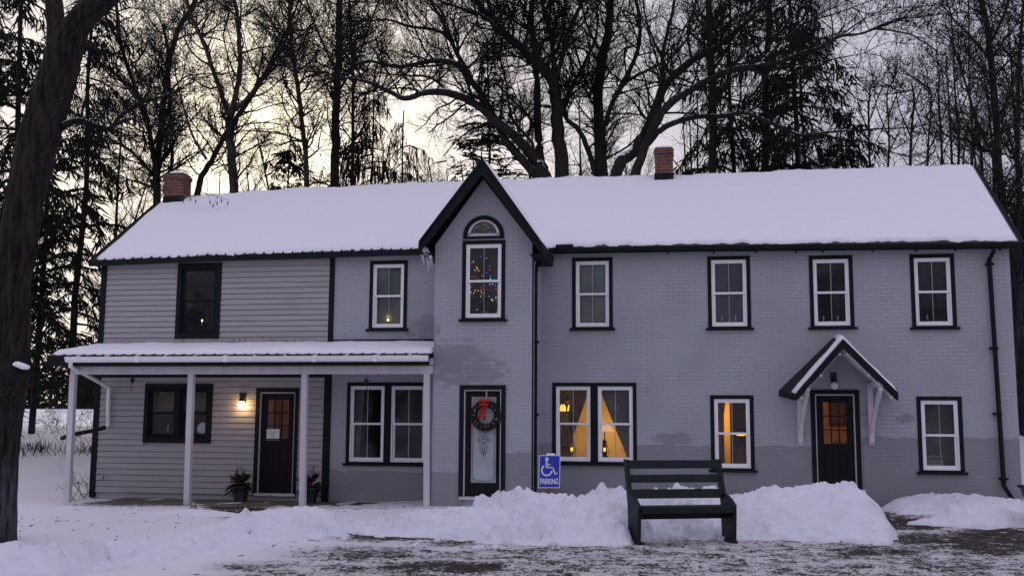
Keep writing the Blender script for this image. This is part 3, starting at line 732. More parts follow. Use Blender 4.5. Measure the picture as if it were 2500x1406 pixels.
# ------------------------------------------------------------------ porch
PY = 19.6
PX0, PX1 = U(118, 870, 19.3)[0], TWX0-.004
ry0, ry1 = 19.28, WY-.04
zf, zb = U(600, 866, ry0)[2], 3.075
mb = MB()
mb.hexa([(PX0, ry0, zf-.05), (PX1, ry0, zf-.05), (PX1, ry1, zb-.05), (PX0, ry1, zb-.05), (PX0, ry0, zf), (PX1, ry0, zf), (PX1, ry1, zb), (PX0, ry1, zb)])
for x in np.arange(PX0+.1, PX1-.05, .215):
    mb.beam((x, ry0-.008, zf+.004), (x, ry0+.25, zf+.004+.25*(zb-zf)/(ry1-ry0)), .026, .020)
mb.build('porch_roof', MAT['green_metal'], house)
mb = MB(); mb.box(PX0, PX1, ry0+.006, ry0+.03, zf-.20, zf-.052); mb.hexa([(PX0-.02, ry0, zf-.20), (PX0-.001, ry0, zf-.20), (PX0-.001, ry1, zb-.16), (PX0-.02, ry1, zb-.16), (PX0-.02, ry0, zf+.01), (PX0-.001, ry0, zf+.01), (PX0-.001, ry1, zb+.01), (PX0-.02, ry1, zb+.01)])
mb.build('fascia', MAT['green'], house)
def porch_snow(u, w):
    x = PX0+.03+u*(PX1-PX0-.035); y = ry0+.10+.05*fbm(x*3, 2.2)+.03*fbm(x*11, 6)+w*(ry1-ry0-.12)
    z = zf+(zb-zf)*(y-ry0)/(ry1-ry0); e = max(0, min(1, w/.10, u/.006, (1-u)/.004))**.5
    return (x, y, z), .006+e*(.075+.02*fbm(x*1.1, y)+.01*fbm(x*6, y*6))
snow_sheet(porch_snow, 260, 26, 'porch_snow', house)
gx0 = U(160, 875, 19.2)[0]; gx1 = PX1-.0
mb = MB(); gz = zf-.035
mb.prism([(ry0-.115, gz+.005), (ry0-.10, gz-.07), (ry0-.07, gz-.105), (ry0-.005, gz-.105), (ry0-.005, gz-.095), (ry0-.065, gz-.093), (ry0-.09, gz-.065), (ry0-.103, gz+.005)], gx0, gx1, 'x')
mb.prism([(ry0-.115, gz), (ry0-.10, gz-.07), (ry0-.07, gz-.1), (ry0, gz-.1), (ry0, gz)], gx0-.004, gx0-.0005, 'x')
for x in np.arange(gx0+.25, gx1, .62): mb.beam((x, ry0-.118, gz-.0), (x, ry0+.06, gz+.045), .035, .008)
for x in (gx0+1.55, gx0+3.4, gx0+5.2, gx0+6.4): mb.box(x-.035, x+.035, ry0-.122, ry0-.006, gz-.11, gz+.015)
mb.build('gutter', MAT['white'], house, label='white vinyl gutter along the porch eave')
def gut_snow(u, w):
    x = gx0+.02+u*(gx1-gx0-.03); return (x, ry0-.10+w*.092, gz-.05), .05+.025*max(-.5, fbm(x*2.3, 1.1))+.012*fbm(x*15, 3)
snow_sheet(gut_snow, 160, 3, 'gutter_snow', house)
bx0 = U(172, 900, PY-.06)[0]
zb0 = U(600, 913, PY-.06)[2]
mb = MB(); mb.box(bx0, PX1, PY-.06, PY+.06, zb0, zb0+.155); mb.build('porch_beam', MAT['white_wood'], house, bevel=.004)
mb = MB(); mb.box(bx0, PX1, PY-.05, PY+.05, zb0+.175, zf-.06); mb.build('frieze_board', MAT['white_wood'], house, bevel=.004)
mb = MB(); mb.box(bx0+.02, PX1, PY-.045, PY+.045, zb0+.156, zb0+.174); mb.build('wood_strip', MAT['orange_wood'], house)
mb = MB(); mb.hexa([(bx0, PY+.06, zb0+.20), (PX1, PY+.06, zb0+.20), (PX1, ry1, 2.60), (bx0, ry1, 2.60), (bx0, PY+.06, zb0+.22), (PX1, PY+.06, zb0+.22), (PX1, ry1, 2.62), (bx0, ry1, 2.62)]); mb.build('porch_ceiling', MAT['white_wood'], house)
posts = []
for (tx, bx, by) in ((180, 164.5, 1225), (468, 457, 1232), (745, 738.5, 1237), (1043, 1042.5, 1244)):
    t, b = U(tx, 912, PY), U(bx, by, PY); h = .058; z1 = zb0
    mb = MB(); mb.hexa([(b[0]-h, PY-h, -.18), (b[0]+h, PY-h, -.18), (b[0]+h, PY+h, -.18), (b[0]-h, PY+h, -.18), (t[0]-h, PY-h, z1), (t[0]+h, PY-h, z1), (t[0]+h, PY+h, z1), (t[0]-h, PY+h, z1)])
    mb.build('porch_post', MAT['white_wood'], house, bevel=.006); posts.append(b)
mb = MB(); mb.box(U(205, 1225, 19.45)[0], PX1+.0, 19.42, WY+.03, -.4, -.135); mb.build('porch_floor', MAT['stone'], house, bevel=.01)
mb = MB(); mb.box(-6.6, -5.35, 20.15, 20.75, -.134, -.115); mb.build('door_mat', MAT['dark_wood'], house)
# white porch downspout, then the dark drain pipe leading off to the left
dp = [(U(172, 886, 19.2)[0], 19.22, gz-.09), (U(172, 890, 19.25)[0], 19.25, gz-.18), (U(268, 946, 20.9)[0], 20.88, U(268, 946, 20.9)[2]), (U(265, 960, 20.9)[0], 20.9, U(265, 962, 20.9)[2]), (U(264, 1036, 20.9)[0], 20.9, U(264, 1038, 20.9)[2]), (U(257, 1043, 20.85)[0], 20.85, U(257, 1043, 20.85)[2])]
pipe(dp, .085, MAT['white'])
mb = MB(); mb.tube([U(257, 1043, 20.85), U(222, 1052, 20.6), U(170, 1062, 20.1), U(150, 1070, 19.9)], .045, 8); mb.build('drain_pipe', MAT['black'], house, True)

# ------------------------------------------------------------------ canopy over the right door
ca, cl, cr = np.array([2.80, WY, 3.17]), np.array([1.755, WY, 2.155]), np.array([3.83, WY, 2.155])
CF = 20.08; fa, fl, fr = U(2058, 829, CF), U(1943, 962, CF), U(2192, 961, CF)
canopy = MB(); slab(canopy, ca, cl, fa, fl, .045); slab(canopy, ca, cr, fa, fr, .045)
can = canopy.build('door_canopy', MAT['green_metal'], house)
mb = MB()
for e in (fl, fr):
    y0, y1 = CF-.03, CF-.002
    mb.hexa([(fa[0], y0, fa[2]-.17), (e[0], y0, e[2]-.10), (e[0], y1, e[2]-.10), (fa[0], y1, fa[2]-.17), (fa[0], y0, fa[2]+.012), (e[0], y0, e[2]+.02), (e[0], y1, e[2]+.02), (fa[0], y1, fa[2]+.012)])
for e, f in ((cl, fl), (cr, fr)): mb.beam(e+np.array([0, -.01, -.07]), np.array(f)+np.array([0, 0, -.07]), .02, .10)
mb.build('bargeboard', MAT['green'], can)
mb = MB()      # white boards and rafters under the slope
for (e, f, s) in ((cl, fl, 1), (cr, fr, -1)):
    dn = np.array([s*.05, 0, -.10])
    q = [ca+dn*np.array([0, 1, 1.6]), e+dn, f+dn, fa+dn*np.array([0, 1, 1.6])]
    q = [np.array([p[0], min(max(p[1], CF+.01), WY-.02), p[2]]) for p in q]
    slab(mb, q[0], q[1], q[3], q[2], .012)
    for t in (.08, .5, .93):
        a = q[0]+(q[1]-q[0])*t; b = q[3]+(q[2]-q[3])*t; mb.beam(a+np.array([0, 0, -.03]), b+np.array([0, 0, -.03]), .05, .05)
    for t in (.12, .85):
        a = q[0]+(q[3]-q[0])*t; b = q[1]+(q[2]-q[1])*t; mb.beam(a+np.array([0, 0, -.028]), b+np.array([0, 0, -.028]), .04, .042)
mb.build('soffit', MAT['white_wood'], can)
def can_snow(u, w):      # snow lies on the outer half of the canopy, u from the wall outwards
    side = w*2-1; e0, e1 = (cl, fl) if side < 0 else (cr, fr); t = abs(side)
    g = .58+.04*fbm(t*3, 1)+.12*t if side < 0 else .1
    s = g+(1-g)*u; tt = min(.985, t)
    a = ca+(e0-ca)*tt; b = np.array(fa)+(np.array(e1)-np.array(fa))*tt; p = a+(b-a)*min(s, .985)
    e = max(0, min(1, (1-t)/.06, (1-u)/.08+.35, u/.45))**.6
    return p, .004+e*(.07+.02*fbm(p[0]*4, p[1]*4))
snow_sheet(can_snow, 14, 60, 'canopy_snow', can)
for (tx, bx) in ((1972, 1955), (2149, 2129)):
    t = U(tx, 932, CF+.06); b = U(bx, 1087, WY-.04); w = .05
    mb = MB()
    mb.box(b[0]-w, b[0]+w, WY-.05, WY-.002, b[2], t[2]-.02)                       # strip on the wall
    mb.hexa([(b[0]-w, WY-.05, t[2]-.10), (b[0]+w, WY-.05, t[2]-.10), (t[0]+w, CF+.02, t[2]-.08), (t[0]-w, CF+.02, t[2]-.08), (b[0]-w, WY-.05, t[2]-.0), (b[0]+w, WY-.05, t[2]-.0), (t[0]+w, CF+.02, t[2]+.02), (t[0]-w, CF+.02, t[2]+.02)])
    P = [np.array([b[0]+(t[0]-b[0])*s, WY-.09+(CF+.10-WY)*(s**1.25), b[2]+.22+(t[2]-.12-b[2]-.22)*(s**.85)]) for s in np.linspace(0, 1, 6)]
    for i in range(5): mb.beam(P[i], P[i+1], .075, .085, (0, -1, .3))
    mb.prism([(WY-.06, b[2]+.02), (WY-.10, b[2]+.07), (WY-.12, b[2]+.26), (WY-.051, b[2]+.26), (WY-.051, b[2]+.02)], b[0]-w*.9, b[0]+w*.9, 'x')
    br_ = mb.build('bracket', MAT['white_wood'], can, bevel=.004)
    mb = MB(); mb.ball((t[0], CF+.07, t[2]+.02), .055, 10, 6, .7); mb.build('snow_cap', MAT['snow'], br_, True)

# wall lamps
def lamp(px, Y, lit):
    x0, x1, zt, zb_ = px_rect(px[0], px[1], Y); gc = U(*px[2], Y-.14); r = .078
    mb = MB(); mb.box(x0, x1, Y-.035, Y-.002, zb_-(zb_-zt) if False else zt, zb_)
    mb.v = [(v[0], v[1], v[2]) for v in mb.v]
    zz = gc[2]+r; mb.lathe([(.03, -.02), (.055, 0), (.05, .03), (.02, .06), (.02, .09)], (gc[0], Y-.14, zz), 14); mb.tube([(gc[0], Y-.14, zz+.08), (gc[0], Y-.10, zz+.11), ((x0+x1)/2, Y-.03, zz+.10)], .013, 8)
    l = mb.build('wall_lamp', MAT['black'], house)
    mb = MB(); mb.ball((gc[0], Y-.14, gc[2]), r, 20, 12)
    mb.build('globe', MAT['globe_lit'] if lit else MAT['globe'], l, True); return gc
MAT['globe_lit'] = glow('lit opal lamp globe', (1.0, 0.60, 0.22), 26.0)
MAT['globe'] = simple('opal lamp globe', (0.7, 0.7, 0.72), .2, .05, 6, 0)
gA = lamp(((587, 958), (601, 986), (589, 988)), WY, True)
gB = lamp(((2027, 909), (2043, 940), (2037, 941)), WY, False)
# ------------------------------------------------------------------ rooms behind the glass
def room(x0, x1, y0, y1, z0, z1, mat, floor='room_floor'):
    mb = MB(); t = .05
    mb.box(x0-t, x1+t, y1, y1+t, z0, z1); mb.box(x0-t, x0, y0, y1, z0, z1); mb.box(x1, x1+t, y0, y1, z0, z1); mb.box(x0-t, x1+t, y0, y1+t, z1, z1+t)
    r = mb.build('room', MAT[mat], house)
    mb = MB(); mb.box(x0-t, x1+t, y0, y1+t, z0-t, z0-.001); mb.build('room_floor', MAT[floor], r); return r
IY = WY+.203
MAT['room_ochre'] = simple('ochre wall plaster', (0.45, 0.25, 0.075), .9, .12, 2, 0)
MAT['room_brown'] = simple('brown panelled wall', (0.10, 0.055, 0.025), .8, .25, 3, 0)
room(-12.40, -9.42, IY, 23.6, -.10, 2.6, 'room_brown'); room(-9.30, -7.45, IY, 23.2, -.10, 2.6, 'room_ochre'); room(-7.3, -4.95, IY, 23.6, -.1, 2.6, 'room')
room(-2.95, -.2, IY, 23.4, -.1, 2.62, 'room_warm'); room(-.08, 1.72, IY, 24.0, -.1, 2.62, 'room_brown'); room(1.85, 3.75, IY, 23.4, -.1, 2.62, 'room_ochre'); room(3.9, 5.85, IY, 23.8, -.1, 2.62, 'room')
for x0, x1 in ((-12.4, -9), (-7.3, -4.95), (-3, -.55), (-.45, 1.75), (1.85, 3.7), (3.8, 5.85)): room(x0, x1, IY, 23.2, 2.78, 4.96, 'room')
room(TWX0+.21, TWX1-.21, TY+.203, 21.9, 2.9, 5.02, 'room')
def blind(k, mat, z0=0):
    x0, x1, a, b = WIN[k]; mb = MB(); mb.box(x0+.08, x1-.08, WY+.135, WY+.14, a+.04+z0, b-.08); mb.build('blind', MAT[mat], house)
blind('B', 'shade'); blind('D', 'shade'); blind('E', 'shade_blue')

# curtains and lamps in the lit parlour
def drape(name, mat, px_top, px_bot, Y, label, n=46, wav=.018, folds=9):
    (ta_, tb_), (ba_, bb_) = px_top, px_bot
    A, B, C_, D = U(*ta_, Y), U(*tb_, Y), U(*ba_, Y), U(*bb_, Y); V = []; F = []; m = 18
    for i in range(n+1):
        u = i/n
        for j in range(m+1):
            v = j/m; p = (A*(1-u)+B*u)*(1-v)+(C_*(1-u)+D*u)*v
            V.append((p[0], Y+wav*math.sin(u*folds*2*PI+.6*math.sin(v*3))*(1-.4*v), p[2]))
    F = [(i*(m+1)+j, (i+1)*(m+1)+j, (i+1)*(m+1)+j+1, i*(m+1)+j+1) for i in range(n) for j in range(m)]
    me = npmesh(name, V, F); o = place(me, name, MAT[mat], None, True)
    s = o.modifiers.new('cloth', 'SOLIDIFY'); s.thickness = .004
    return tag(o, label, 'curtain', None)
drape('curtain', 'curtain', ((1396, 946), (1440, 946)), ((1376, 1085), (1392, 1085)), WY+.26, 'brown striped curtain swept to the left in the lamp-lit double window', folds=11)
drape('curtain', 'curtain_grey', ((1462, 946), (1542, 946)), ((1535, 1126), (1545, 1126)), WY+.24, 'grey curtain swept to the right in the lamp-lit double window', folds=10)
drape('curtain', 'curtain', ((1744, 972), (1772, 972)), ((1744, 1132), (1752, 1132)), WY+.25, 'brown curtain at the left of the yellow-lit single window behind the bench', folds=4)
drape('lace_curtain', 'lace', ((371, 950), (430, 950)), ((371, 1003), (430, 1003)), WY+.22, 'short lace curtain in the left half of the porch window', folds=9)
drape('lace_curtain', 'lace', ((446, 950), (505, 950)), ((446, 1003), (505, 1003)), WY+.22, 'short lace curtain in the right half of the porch window, partly behind a white post', folds=9)
drape('curtain', 'curtain_grey', ((2258, 982), (2338, 982)), ((2258, 1145), (2338, 1145)), WY+.5, 'dark grey curtain behind the window with the warning sticker', folds=12)
drape('curtain', 'curtain_grey', ((863, 950), (890, 950)), ((863, 1130), (875, 1130)), WY+.3, 'dim grey curtain at the left of the unlit double window under the porch', folds=5)

MAT['amber'] = glow('lit amber glass shade', (1.0, 0.52, 0.06), 1.4)
MAT['flame'] = glow('candle bulb', (1.0, 0.62, 0.22), 9.0)
MAT['lamp_glow'] = glow('lit lampshade cloth', (1.0, 0.62, 0.30), .55)
ch = U(1386, 975, 22.4); cz = 2.58
t = thing('chandelier', 'chandelier with glowing amber glass shades inside the left pane of the lit double window', 'chandelier', (ch[0], 22.4, cz))
mb = MB(); mb.tube([(ch[0], 22.4, cz), (ch[0], 22.4, ch[2])], .012, 6); mb.lathe([(.02, -.06), (.06, -.02), (.05, .04), (.015, .09)], (ch[0], 22.4, ch[2]), 12)
sh = [U(1374, 997, 22.3), U(1401.5, 997, 22.35), np.array([ch[0]+.02, 22.75, U(1386, 997, 22.5)[2]])]
for s in sh: mb.tube([(ch[0], 22.4, ch[2]), (s[0]*.6+ch[0]*.4, s[1]*.6+22.4*.4, ch[2]+.05), (s[0], s[1], s[2]+.13), (s[0], s[1], s[2]+.08)], .011, 6)
mb.build('arms', MAT['black'], t, True)
for s in sh: mb = MB(); mb.lathe([(.035, .085), (.055, .05), (.068, -.03), (.06, -.055)], s, 14); mb.build('shade', MAT['amber'], t, True)
point_light('chandelier_light', (ch[0], 22.4, ch[2]-.22), 4, (1, .62, .25), .15)
b = U(1476, 1100, 22.0); tz = .78
t = thing('table_lamp', 'table lamp with pale cone shade behind the right pane of the lit double window', 'lamp', (b[0], 22.0, tz))
s0, s1 = U(1478, 1053, 22.0)[2], U(1478, 1036, 22.0)[2]
mb = MB(); mb.lathe([(.09, 0), (.09, .02), (.03, .05), (.05, .16), (.03, .30), (.012, .34), (.012, s0-tz)], (b[0], 22, tz), 14); mb.build('base', MAT['black'], t, True)
mb = MB(); n = 20; mb.tube([(b[0], 22, s0), (b[0], 22, s1)], [.215, .11], n, False); mb.build('shade', MAT['lamp_glow'], t, True)
point_light('table_lamp_light', (b[0]-.05, 22.5, s0-.02), 22, (1, .66, .30), .06)
t = thing('side_table', 'dark side table with lamp and lanterns inside the lit double window', 'table', (-1.7, 22.0, -.1))
mb = MB(); mb.box(-2.45, -1.2, 21.7, 22.35, tz-.045, tz-.001); mb.build('tabletop', MAT['dark_wood'], t)
for x in (-2.4, -1.25):
    for y in (21.75, 22.3): mb = MB(); mb.box(x-.025, x+.025, y-.025, y+.025, -.1, tz-.046); mb.build('leg', MAT['dark_wood'], t)
for (px, py, lab) in ((1396, 1105, 'dark metal lantern standing at the left of the lit double window'), (1476, 1090, 'metal cage lantern with glowing filament in front of the table lamp')):
    c = U(px, py, 21.80); t = thing('lantern', lab, 'lantern', (c[0], 21.80, tz)); h = .33
    mb = MB(); mb.lathe([(.07, 0), (.07, .02)], (c[0], 21.8, tz), 12); mb.lathe([(.05, 0), (.015, .06)], (c[0], 21.8, tz+h), 12)
    for k in range(6): a = k*PI/3; mb.tube([(c[0]+.06*math.cos(a), 21.8+.06*math.sin(a), tz+.02), (c[0]+.085*math.cos(a), 21.8+.085*math.sin(a), tz+.16), (c[0]+.045*math.cos(a), 21.8+.045*math.sin(a), tz+h)], .006, 5)
    mb.build('cage', MAT['black'], t, True)
    mb = MB(); mb.ball((c[0], 21.8, tz+.18), .03, 8, 6, 1.5); mb.build('bulb', MAT['amber'], t, True)
t = thing('dim_wall_block', 'tall dark block added as the unlit back left wall of the lamp-lit parlour behind the chandelier', 'dim_wall_block', (-2.73, 23.2, -.1))
mb = MB(); mb.box(-2.94, -2.52, 23.05, 23.39, -.1, 2.55); mb.build('case', MAT['dark_wood'], t)  # added dark block in place of the shade on the back wall
mb = MB()
for k in range(6): mb.box(-2.95, -2.5, 23.0, 23.049, .1+k*.45, .13+k*.45)
mb.build('dim_block_strips', MAT['room_brown'], t)
# lamplit jamb, its light put into a bright yellow colour, and sideboard behind window H
a, b_ = U(1767, 1000, 22.3)[0], U(1781.5, 1000, 22.3)[0]
t = thing('room_divider', 'partition edge with lamplight in its yellow colour seen through the single window behind the bench', 'partition', ((a+b_)/2, 22.3, -.1))
MAT['lamplit_yellow'] = simple('lamplit yellow plaster', (.75, .42, .06), .9, .06, 3, 0)
mb = MB(); mb.box(a, b_, 22.3, 22.42, -.1, 2.6); mb.build('panel', MAT['lamplit_yellow'], t)
point_light('hall_lamp_light', (a-.06, 21.72, 1.65), 18, (1, .60, .16), .05)
c = U(1800, 1075, 22.9); t = thing('sideboard', 'dark sideboard with a lit lamp glow in the single window behind the bench', 'sideboard', (c[0], 22.9, -.1))
mb = MB(); mb.box(c[0]-.3, c[0]+.5, 22.7, 23.2, -.02, .95); mb.box(c[0]-.34, c[0]+.54, 22.66, 23.24, .951, .99); mb.build('body', MAT['dark_wood'], t)
mb = MB(); mb.box(c[0]-.02, c[0]+.42, 22.65, 22.69, U(1800, 1063, 22.6)[2], U(1800, 1057, 22.6)[2]); mb.build('shelf', MAT['lamplit_yellow'], t)
point_light('sideboard_light', (c[0]+.05, 22.55, 1.25), 2.5, (1, .6, .2), .05)
# hall behind the right door
fr_ = lambda px0, px1, py0, py1, Y: (U(px0, 1000, Y)[0], U(px1, 1000, Y)[0], U(2020, py1, Y)[2], U(2020, py0, Y)[2])
def framed(r, Y, lab):
    x0, x1, z0, z1 = r; t = thing('picture_frame', lab, 'picture', ((x0+x1)/2, Y, z0))
    mb = MB(); mb.ring(x0, x1, z0, z1, .045, Y-.03, Y-.001); mb.build('frame', MAT['dark_wood'], t)
    mb = MB(); mb.box(x0+.046, x1-.046, Y-.012, Y-.002, z0+.046, z1-.046); mb.build('print', MAT['room_brown'], t)
framed(fr_(1990, 2007, 990, 1035, 23.39), 23.39, 'dark picture in a frame at the left on the amber wall inside the right door')
framed(fr_(2022, 2064, 980, 1037, 23.39), 23.39, 'wide dark picture in the middle of the amber wall inside the right door')
t = thing('hall_table', 'dark cluttered hall table silhouetted inside the right door', 'table', (3.0, 22.9, -.1))
x0, x1 = U(2020, 1050, 22.7)[0], U(2068, 1050, 22.7)[0]
mb = MB(); mb.box(x0, x1, 22.5, 23.0, .92, .97); mb.box(x0+.02, x1-.02, 22.52, 22.98, .75, .919); mb.build('top', MAT['dark_wood'], t)
for x in (x0+.05, x1-.05):
    for y in (22.55, 22.95): mb = MB(); mb.box(x-.025, x+.025, y-.025, y+.025, -.1, .749); mb.build('leg', MAT['dark_wood'], t)
t = thing('dried_wreath', 'dark dried arrangement on the hall table inside the right door', 'plant', ((x0+x1)/2, 22.7, .97)); mb = MB()
for k in range(90):
    a = random.uniform(0, 2*PI); r = random.uniform(.05, .36); p = Vector((x0+.25+r*math.cos(a)*.8, 22.7+.1*math.sin(a), 1.0+abs(r*math.sin(a))*.35)); q = p+Vector((random.uniform(-.08, .08), 0, random.uniform(-.02, .1))); mb.beam(p, q, .012, .02)
mb.build('sprigs', MAT['needle'], t)
point_light('hall_light', (2.25, 22.3, 2.35), 14, (1, .58, .20), .12)
point_light('porch_hall_light', (-8.7, 22.3, 2.2), 2.2, (1, .55, .2), .1)
point_light('kitchen_light', (-11.9, 22.9, 2.3), 1.6, (1, .7, .4), .1)
# candles
def candle(px, py, Y, lit, lab, h=.11, group=None, z=None, holder=True):
    p = U(px, py, Y); z = p[2] if z is None else z
    t = thing('window_candle', lab, 'candle', (p[0], Y, z), group); mb = MB(); mb.lathe([(.012, 0), (.0115, h), (.004, h+.004)], (p[0], Y, z), 10); mb.build('stick', MAT['candle'] if not lit or lit == 1 else MAT['black'], t, True)
    if holder: mb = MB(); mb.lathe([(.04, -.02), (.035, -.012), (.014, -.006), (.016, .012)], (p[0], Y, z), 12); mb.build('holder', MAT['black'], t, True)
    if lit:
        mb = MB(); mb.ball((p[0], Y, z+h+.022), .014, 8, 6, 1.7); mb.build('bulb', MAT['flame'], t, True)
candle(493, 795, WY+.17, 1, 'lit candle in the dark upstairs window of the clapboard wing', .09)
candle(947, 792, WY+.112, 2, 'lit electric candle in front of a pale blind, upstairs left of the tower', .07)
q = U(947, 772, WY+.112); point_light('candle_light', (q[0], WY+.105, q[2]), .10, (1, .6, .25), .01)
candle(410, 1052, WY+.2, 0, 'pale candle standing in the porch window', .15)
GL = 'unlit candles in the upstairs windows of the brick wing'
for px, py, lab in ((1763, 784, 'left white candle in the blue-blind upstairs window'), (1796, 784, 'right white candle in the blue-blind upstairs window'), (2011, 784, 'left white candle in the upstairs window above the door canopy'), (2046, 784, 'right white candle in the upstairs window above the door canopy'), (2264.5, 781, 'single white candle in the upstairs window nearest the right end')):
    candle(px, py, WY+.118, 0, lab, .105, GL, holder=False)
p = U(982, 0, WY)  # plate in the porch window
p = U(496, 1046, WY+.2); t = MB(); t.lathe([(.0, 0), (.10, .004), (.13, .012), (.132, .018), (.09, .012), (.0, .01)], (0, 0, 0), 24)
t.v = [(p[0]+v[0], WY+.2-v[2], p[2]+v[1]) for v in t.v]; tag(t.build('plate', MAT['china'], None, True), 'round white plate leaning in the right half of the porch window', 'plate')

# Christmas tree in the tower window
cx = U(1183, 700, 20.35)[0]
t = thing('christmas_tree', 'dark christmas tree with coloured fairy lights inside the tower window', 'christmas tree', (cx, 20.4, 2.95))
mb = MB(); mb.tube([(cx, 20.4, 2.95), (cx, 20.4, 4.9)], [.03, .01], 6); mb.build('trunk', MAT['bark_dark'], t)
mb = MB()
for k in range(1500):
    h = random.random()**1.2; r = .52*(1-h)**.85*random.uniform(.35, 1); a = random.uniform(0, 2*PI)
    p = Vector((cx+r*math.cos(a), 20.4+r*.8*math.sin(a), 3.05+1.8*h)); d = Vector((math.cos(a), math.sin(a), random.uniform(-.5, .1)))*.09; s = Vector((-math.sin(a), math.cos(a), .3))*.012
    mb.add([p-s, p+s, p+d], [(0, 1, 2)])
mb.build('needles', MAT['needle'], t)
COLS = dict(b=(.10, .16, 1), r=(1, .10, .02), o=(1, .42, .05), g=(.10, 1, .22), w=(.8, .85, 1), y=(1, .85, .3))
for k, c in COLS.items(): MAT['bulb_'+k] = glow('fairy light '+k, c, 1.5)
BUL = [(490,787,'b'),(535,800,'o'),(418,840,'r'),(433,828,'o'),(565,860,'r'),(560,887,'r'),(460,872,'o'),(447,893,'w'),(467,885,'o'),(475,900,'o'),(537,917,'b'),(565,941,'b'),(447,950,'r'),(567,962,'g'),(500,935,'r'),(415,1027,'r'),(497,1027,'r'),(447,1050,'o'),(470,1052,'o'),(415,1067,'g'),(435,1075,'r'),(440,1065,'o'),(493,1050,'r'),(498,1068,'y'),(513,1084,'b'),(490,1098,'g'),(557,1098,'o'),(575,1003,'r'),(588,1000,'b'),(605,1015,'b'),(610,1043,'r'),(625,1067,'g'),(583,1110,'b'),(610,1107,'y'),(575,1122,'w'),(585,1130,'o'),(463,1203,'g'),(532,1224,'r'),(612,1220,'g'),(560,1003,'o'),(425,945,'r')]
for x, y, c in BUL:
    Y = random.uniform(20.0, 20.3); p = U(1020+x/3.195, 380+y/3.195, Y); mb = MB(); mb.ball(p, random.uniform(.0055, .0095), 7, 5, 1.4); mb.build('fairy_light', MAT['bulb_'+c], t, True)

# wreath on the tower door
wc = U(1186, 1014, yt_-.05); wy = yt_-.05
t = thing('wreath', 'evergreen wreath with red bow hanging on the tower door', 'wreath', (wc[0], wy, wc[2]))
R0 = .215; mb = MB()
for k in range(6500):
    a = random.uniform(0, 2*PI); b = random.uniform(0, 2*PI); rr = random.uniform(.015, .062)
    c = Vector((wc[0]+(R0+rr*math.cos(b))*math.cos(a), wy-.03+min(.03, rr*math.sin(b)*.8), wc[2]+(R0+rr*math.cos(b))*math.sin(a)))
    d = Vector((math.cos(a+random.uniform(-1.6, 1.6)), random.uniform(-.7, .1), math.sin(a+random.uniform(-1.6, 1.6)))).normalized()*random.uniform(.035, .075)
    if b > PI/2 and b < 3*PI/2: d = d*.7
    s = d.cross(Vector((random.random()-.5, random.random()-.5, random.random()-.5))).normalized()*.006; mb.add([c-s, c+s, c+d], [(0, 1, 2)])
mb.build('greenery', MAT['needle'], t)
for a in (2.6, .45, -.35, -.7, -1.2, -1.55, -1.9, -2.5, .75, 2.3, -2.3, 3.0):
    mb = MB()
    for k in range(4):
        c = (wc[0]+R0*math.cos(a)+random.uniform(-.03, .03), wy-.07+random.uniform(-.015, .01), wc[2]+R0*math.sin(a)+random.uniform(-.03, .03)); mb.ball(c, random.uniform(.004, .009), 6, 4)
    mb.build('frosted_cone', MAT['china'], t, True)
for a in [i*.33+random.uniform(-.12, .12) for i in range(19)]: mb = MB(); rr = R0+random.uniform(-.045, .045); mb.ball((wc[0]+rr*math.cos(a), wy-.065, wc[2]+rr*math.sin(a)), .013, 8, 5); mb.build('berry', MAT['berry'], t, True)
mb = MB(); bc = np.array([U(1184, 985, wy)[0], wy-.085, U(1184, 985, wy)[2]])
def ribbon(pts, w, tw=0):
    pts = [np.array(p, float) for p in pts]
    V = []; k = len(pts)
    for i, p in enumerate(pts):
        d = pts[min(i+1, k-1)]-pts[max(i-1, 0)]; n_ = np.array([-d[2], 0, d[0]]); n_ = n_/max(1e-6, np.linalg.norm(n_)); a = tw*i/k
        wi = w*(.55+.45*min(1, i/(k*.4))); V += [p-n_*wi/2+np.array([0, -.02*math.sin(a), 0]), p+n_*wi/2+np.array([0, .0+.02*math.sin(a), 0])]
    mb.add(V, [(2*i, 2*i+1, 2*i+3, 2*i+2) for i in range(k-1)])
for s in (-1, 1):
    for r, o in ((.080, .3), (.065, -.1)):
        ribbon([bc+np.array([s*r*(1-math.cos(q))*.62, -.012-.035*math.sin(q), r*.55*math.sin(q*1.0)*(1 if o > 0 else -.5)+o*.05]) for q in np.linspace(0, PI, 9)], .05)
    T = [(0, 0), (-.03, -.10), (-.07, -.20), (-.115, -.285)] if s < 0 else [(0, 0), (.012, -.10), (.004, -.2), (.008, -.31)]
    ribbon([bc+np.array([x, -.012+.02*math.sin(i*2), z]) for i, (x, z) in enumerate(T)], .055, 1.5)
mb.ball(bc+np.array([0, -.03, 0]), .028, 10, 6)
o = mb.build('bow', MAT['red'], t, True); md = o.modifiers.new('cloth', 'SOLIDIFY'); md.thickness = .003
hx, hz0, hz1 = U(1187, 950, wy)[0], U(1187, 978, wy)[2], TW_DOOR[3]-.11
mb = MB(); mb.box(hx-.013, hx+.013, yt_-.02, yt_-.016, hz0, hz1); mb.box(hx-.013, hx+.013, yt_-.04, yt_-.0201, hz0, hz0+.004); tag(mb.build('wreath_hanger', MAT['gold'], None), 'thin gold hanger strip over the top of the tower door', 'hanger')

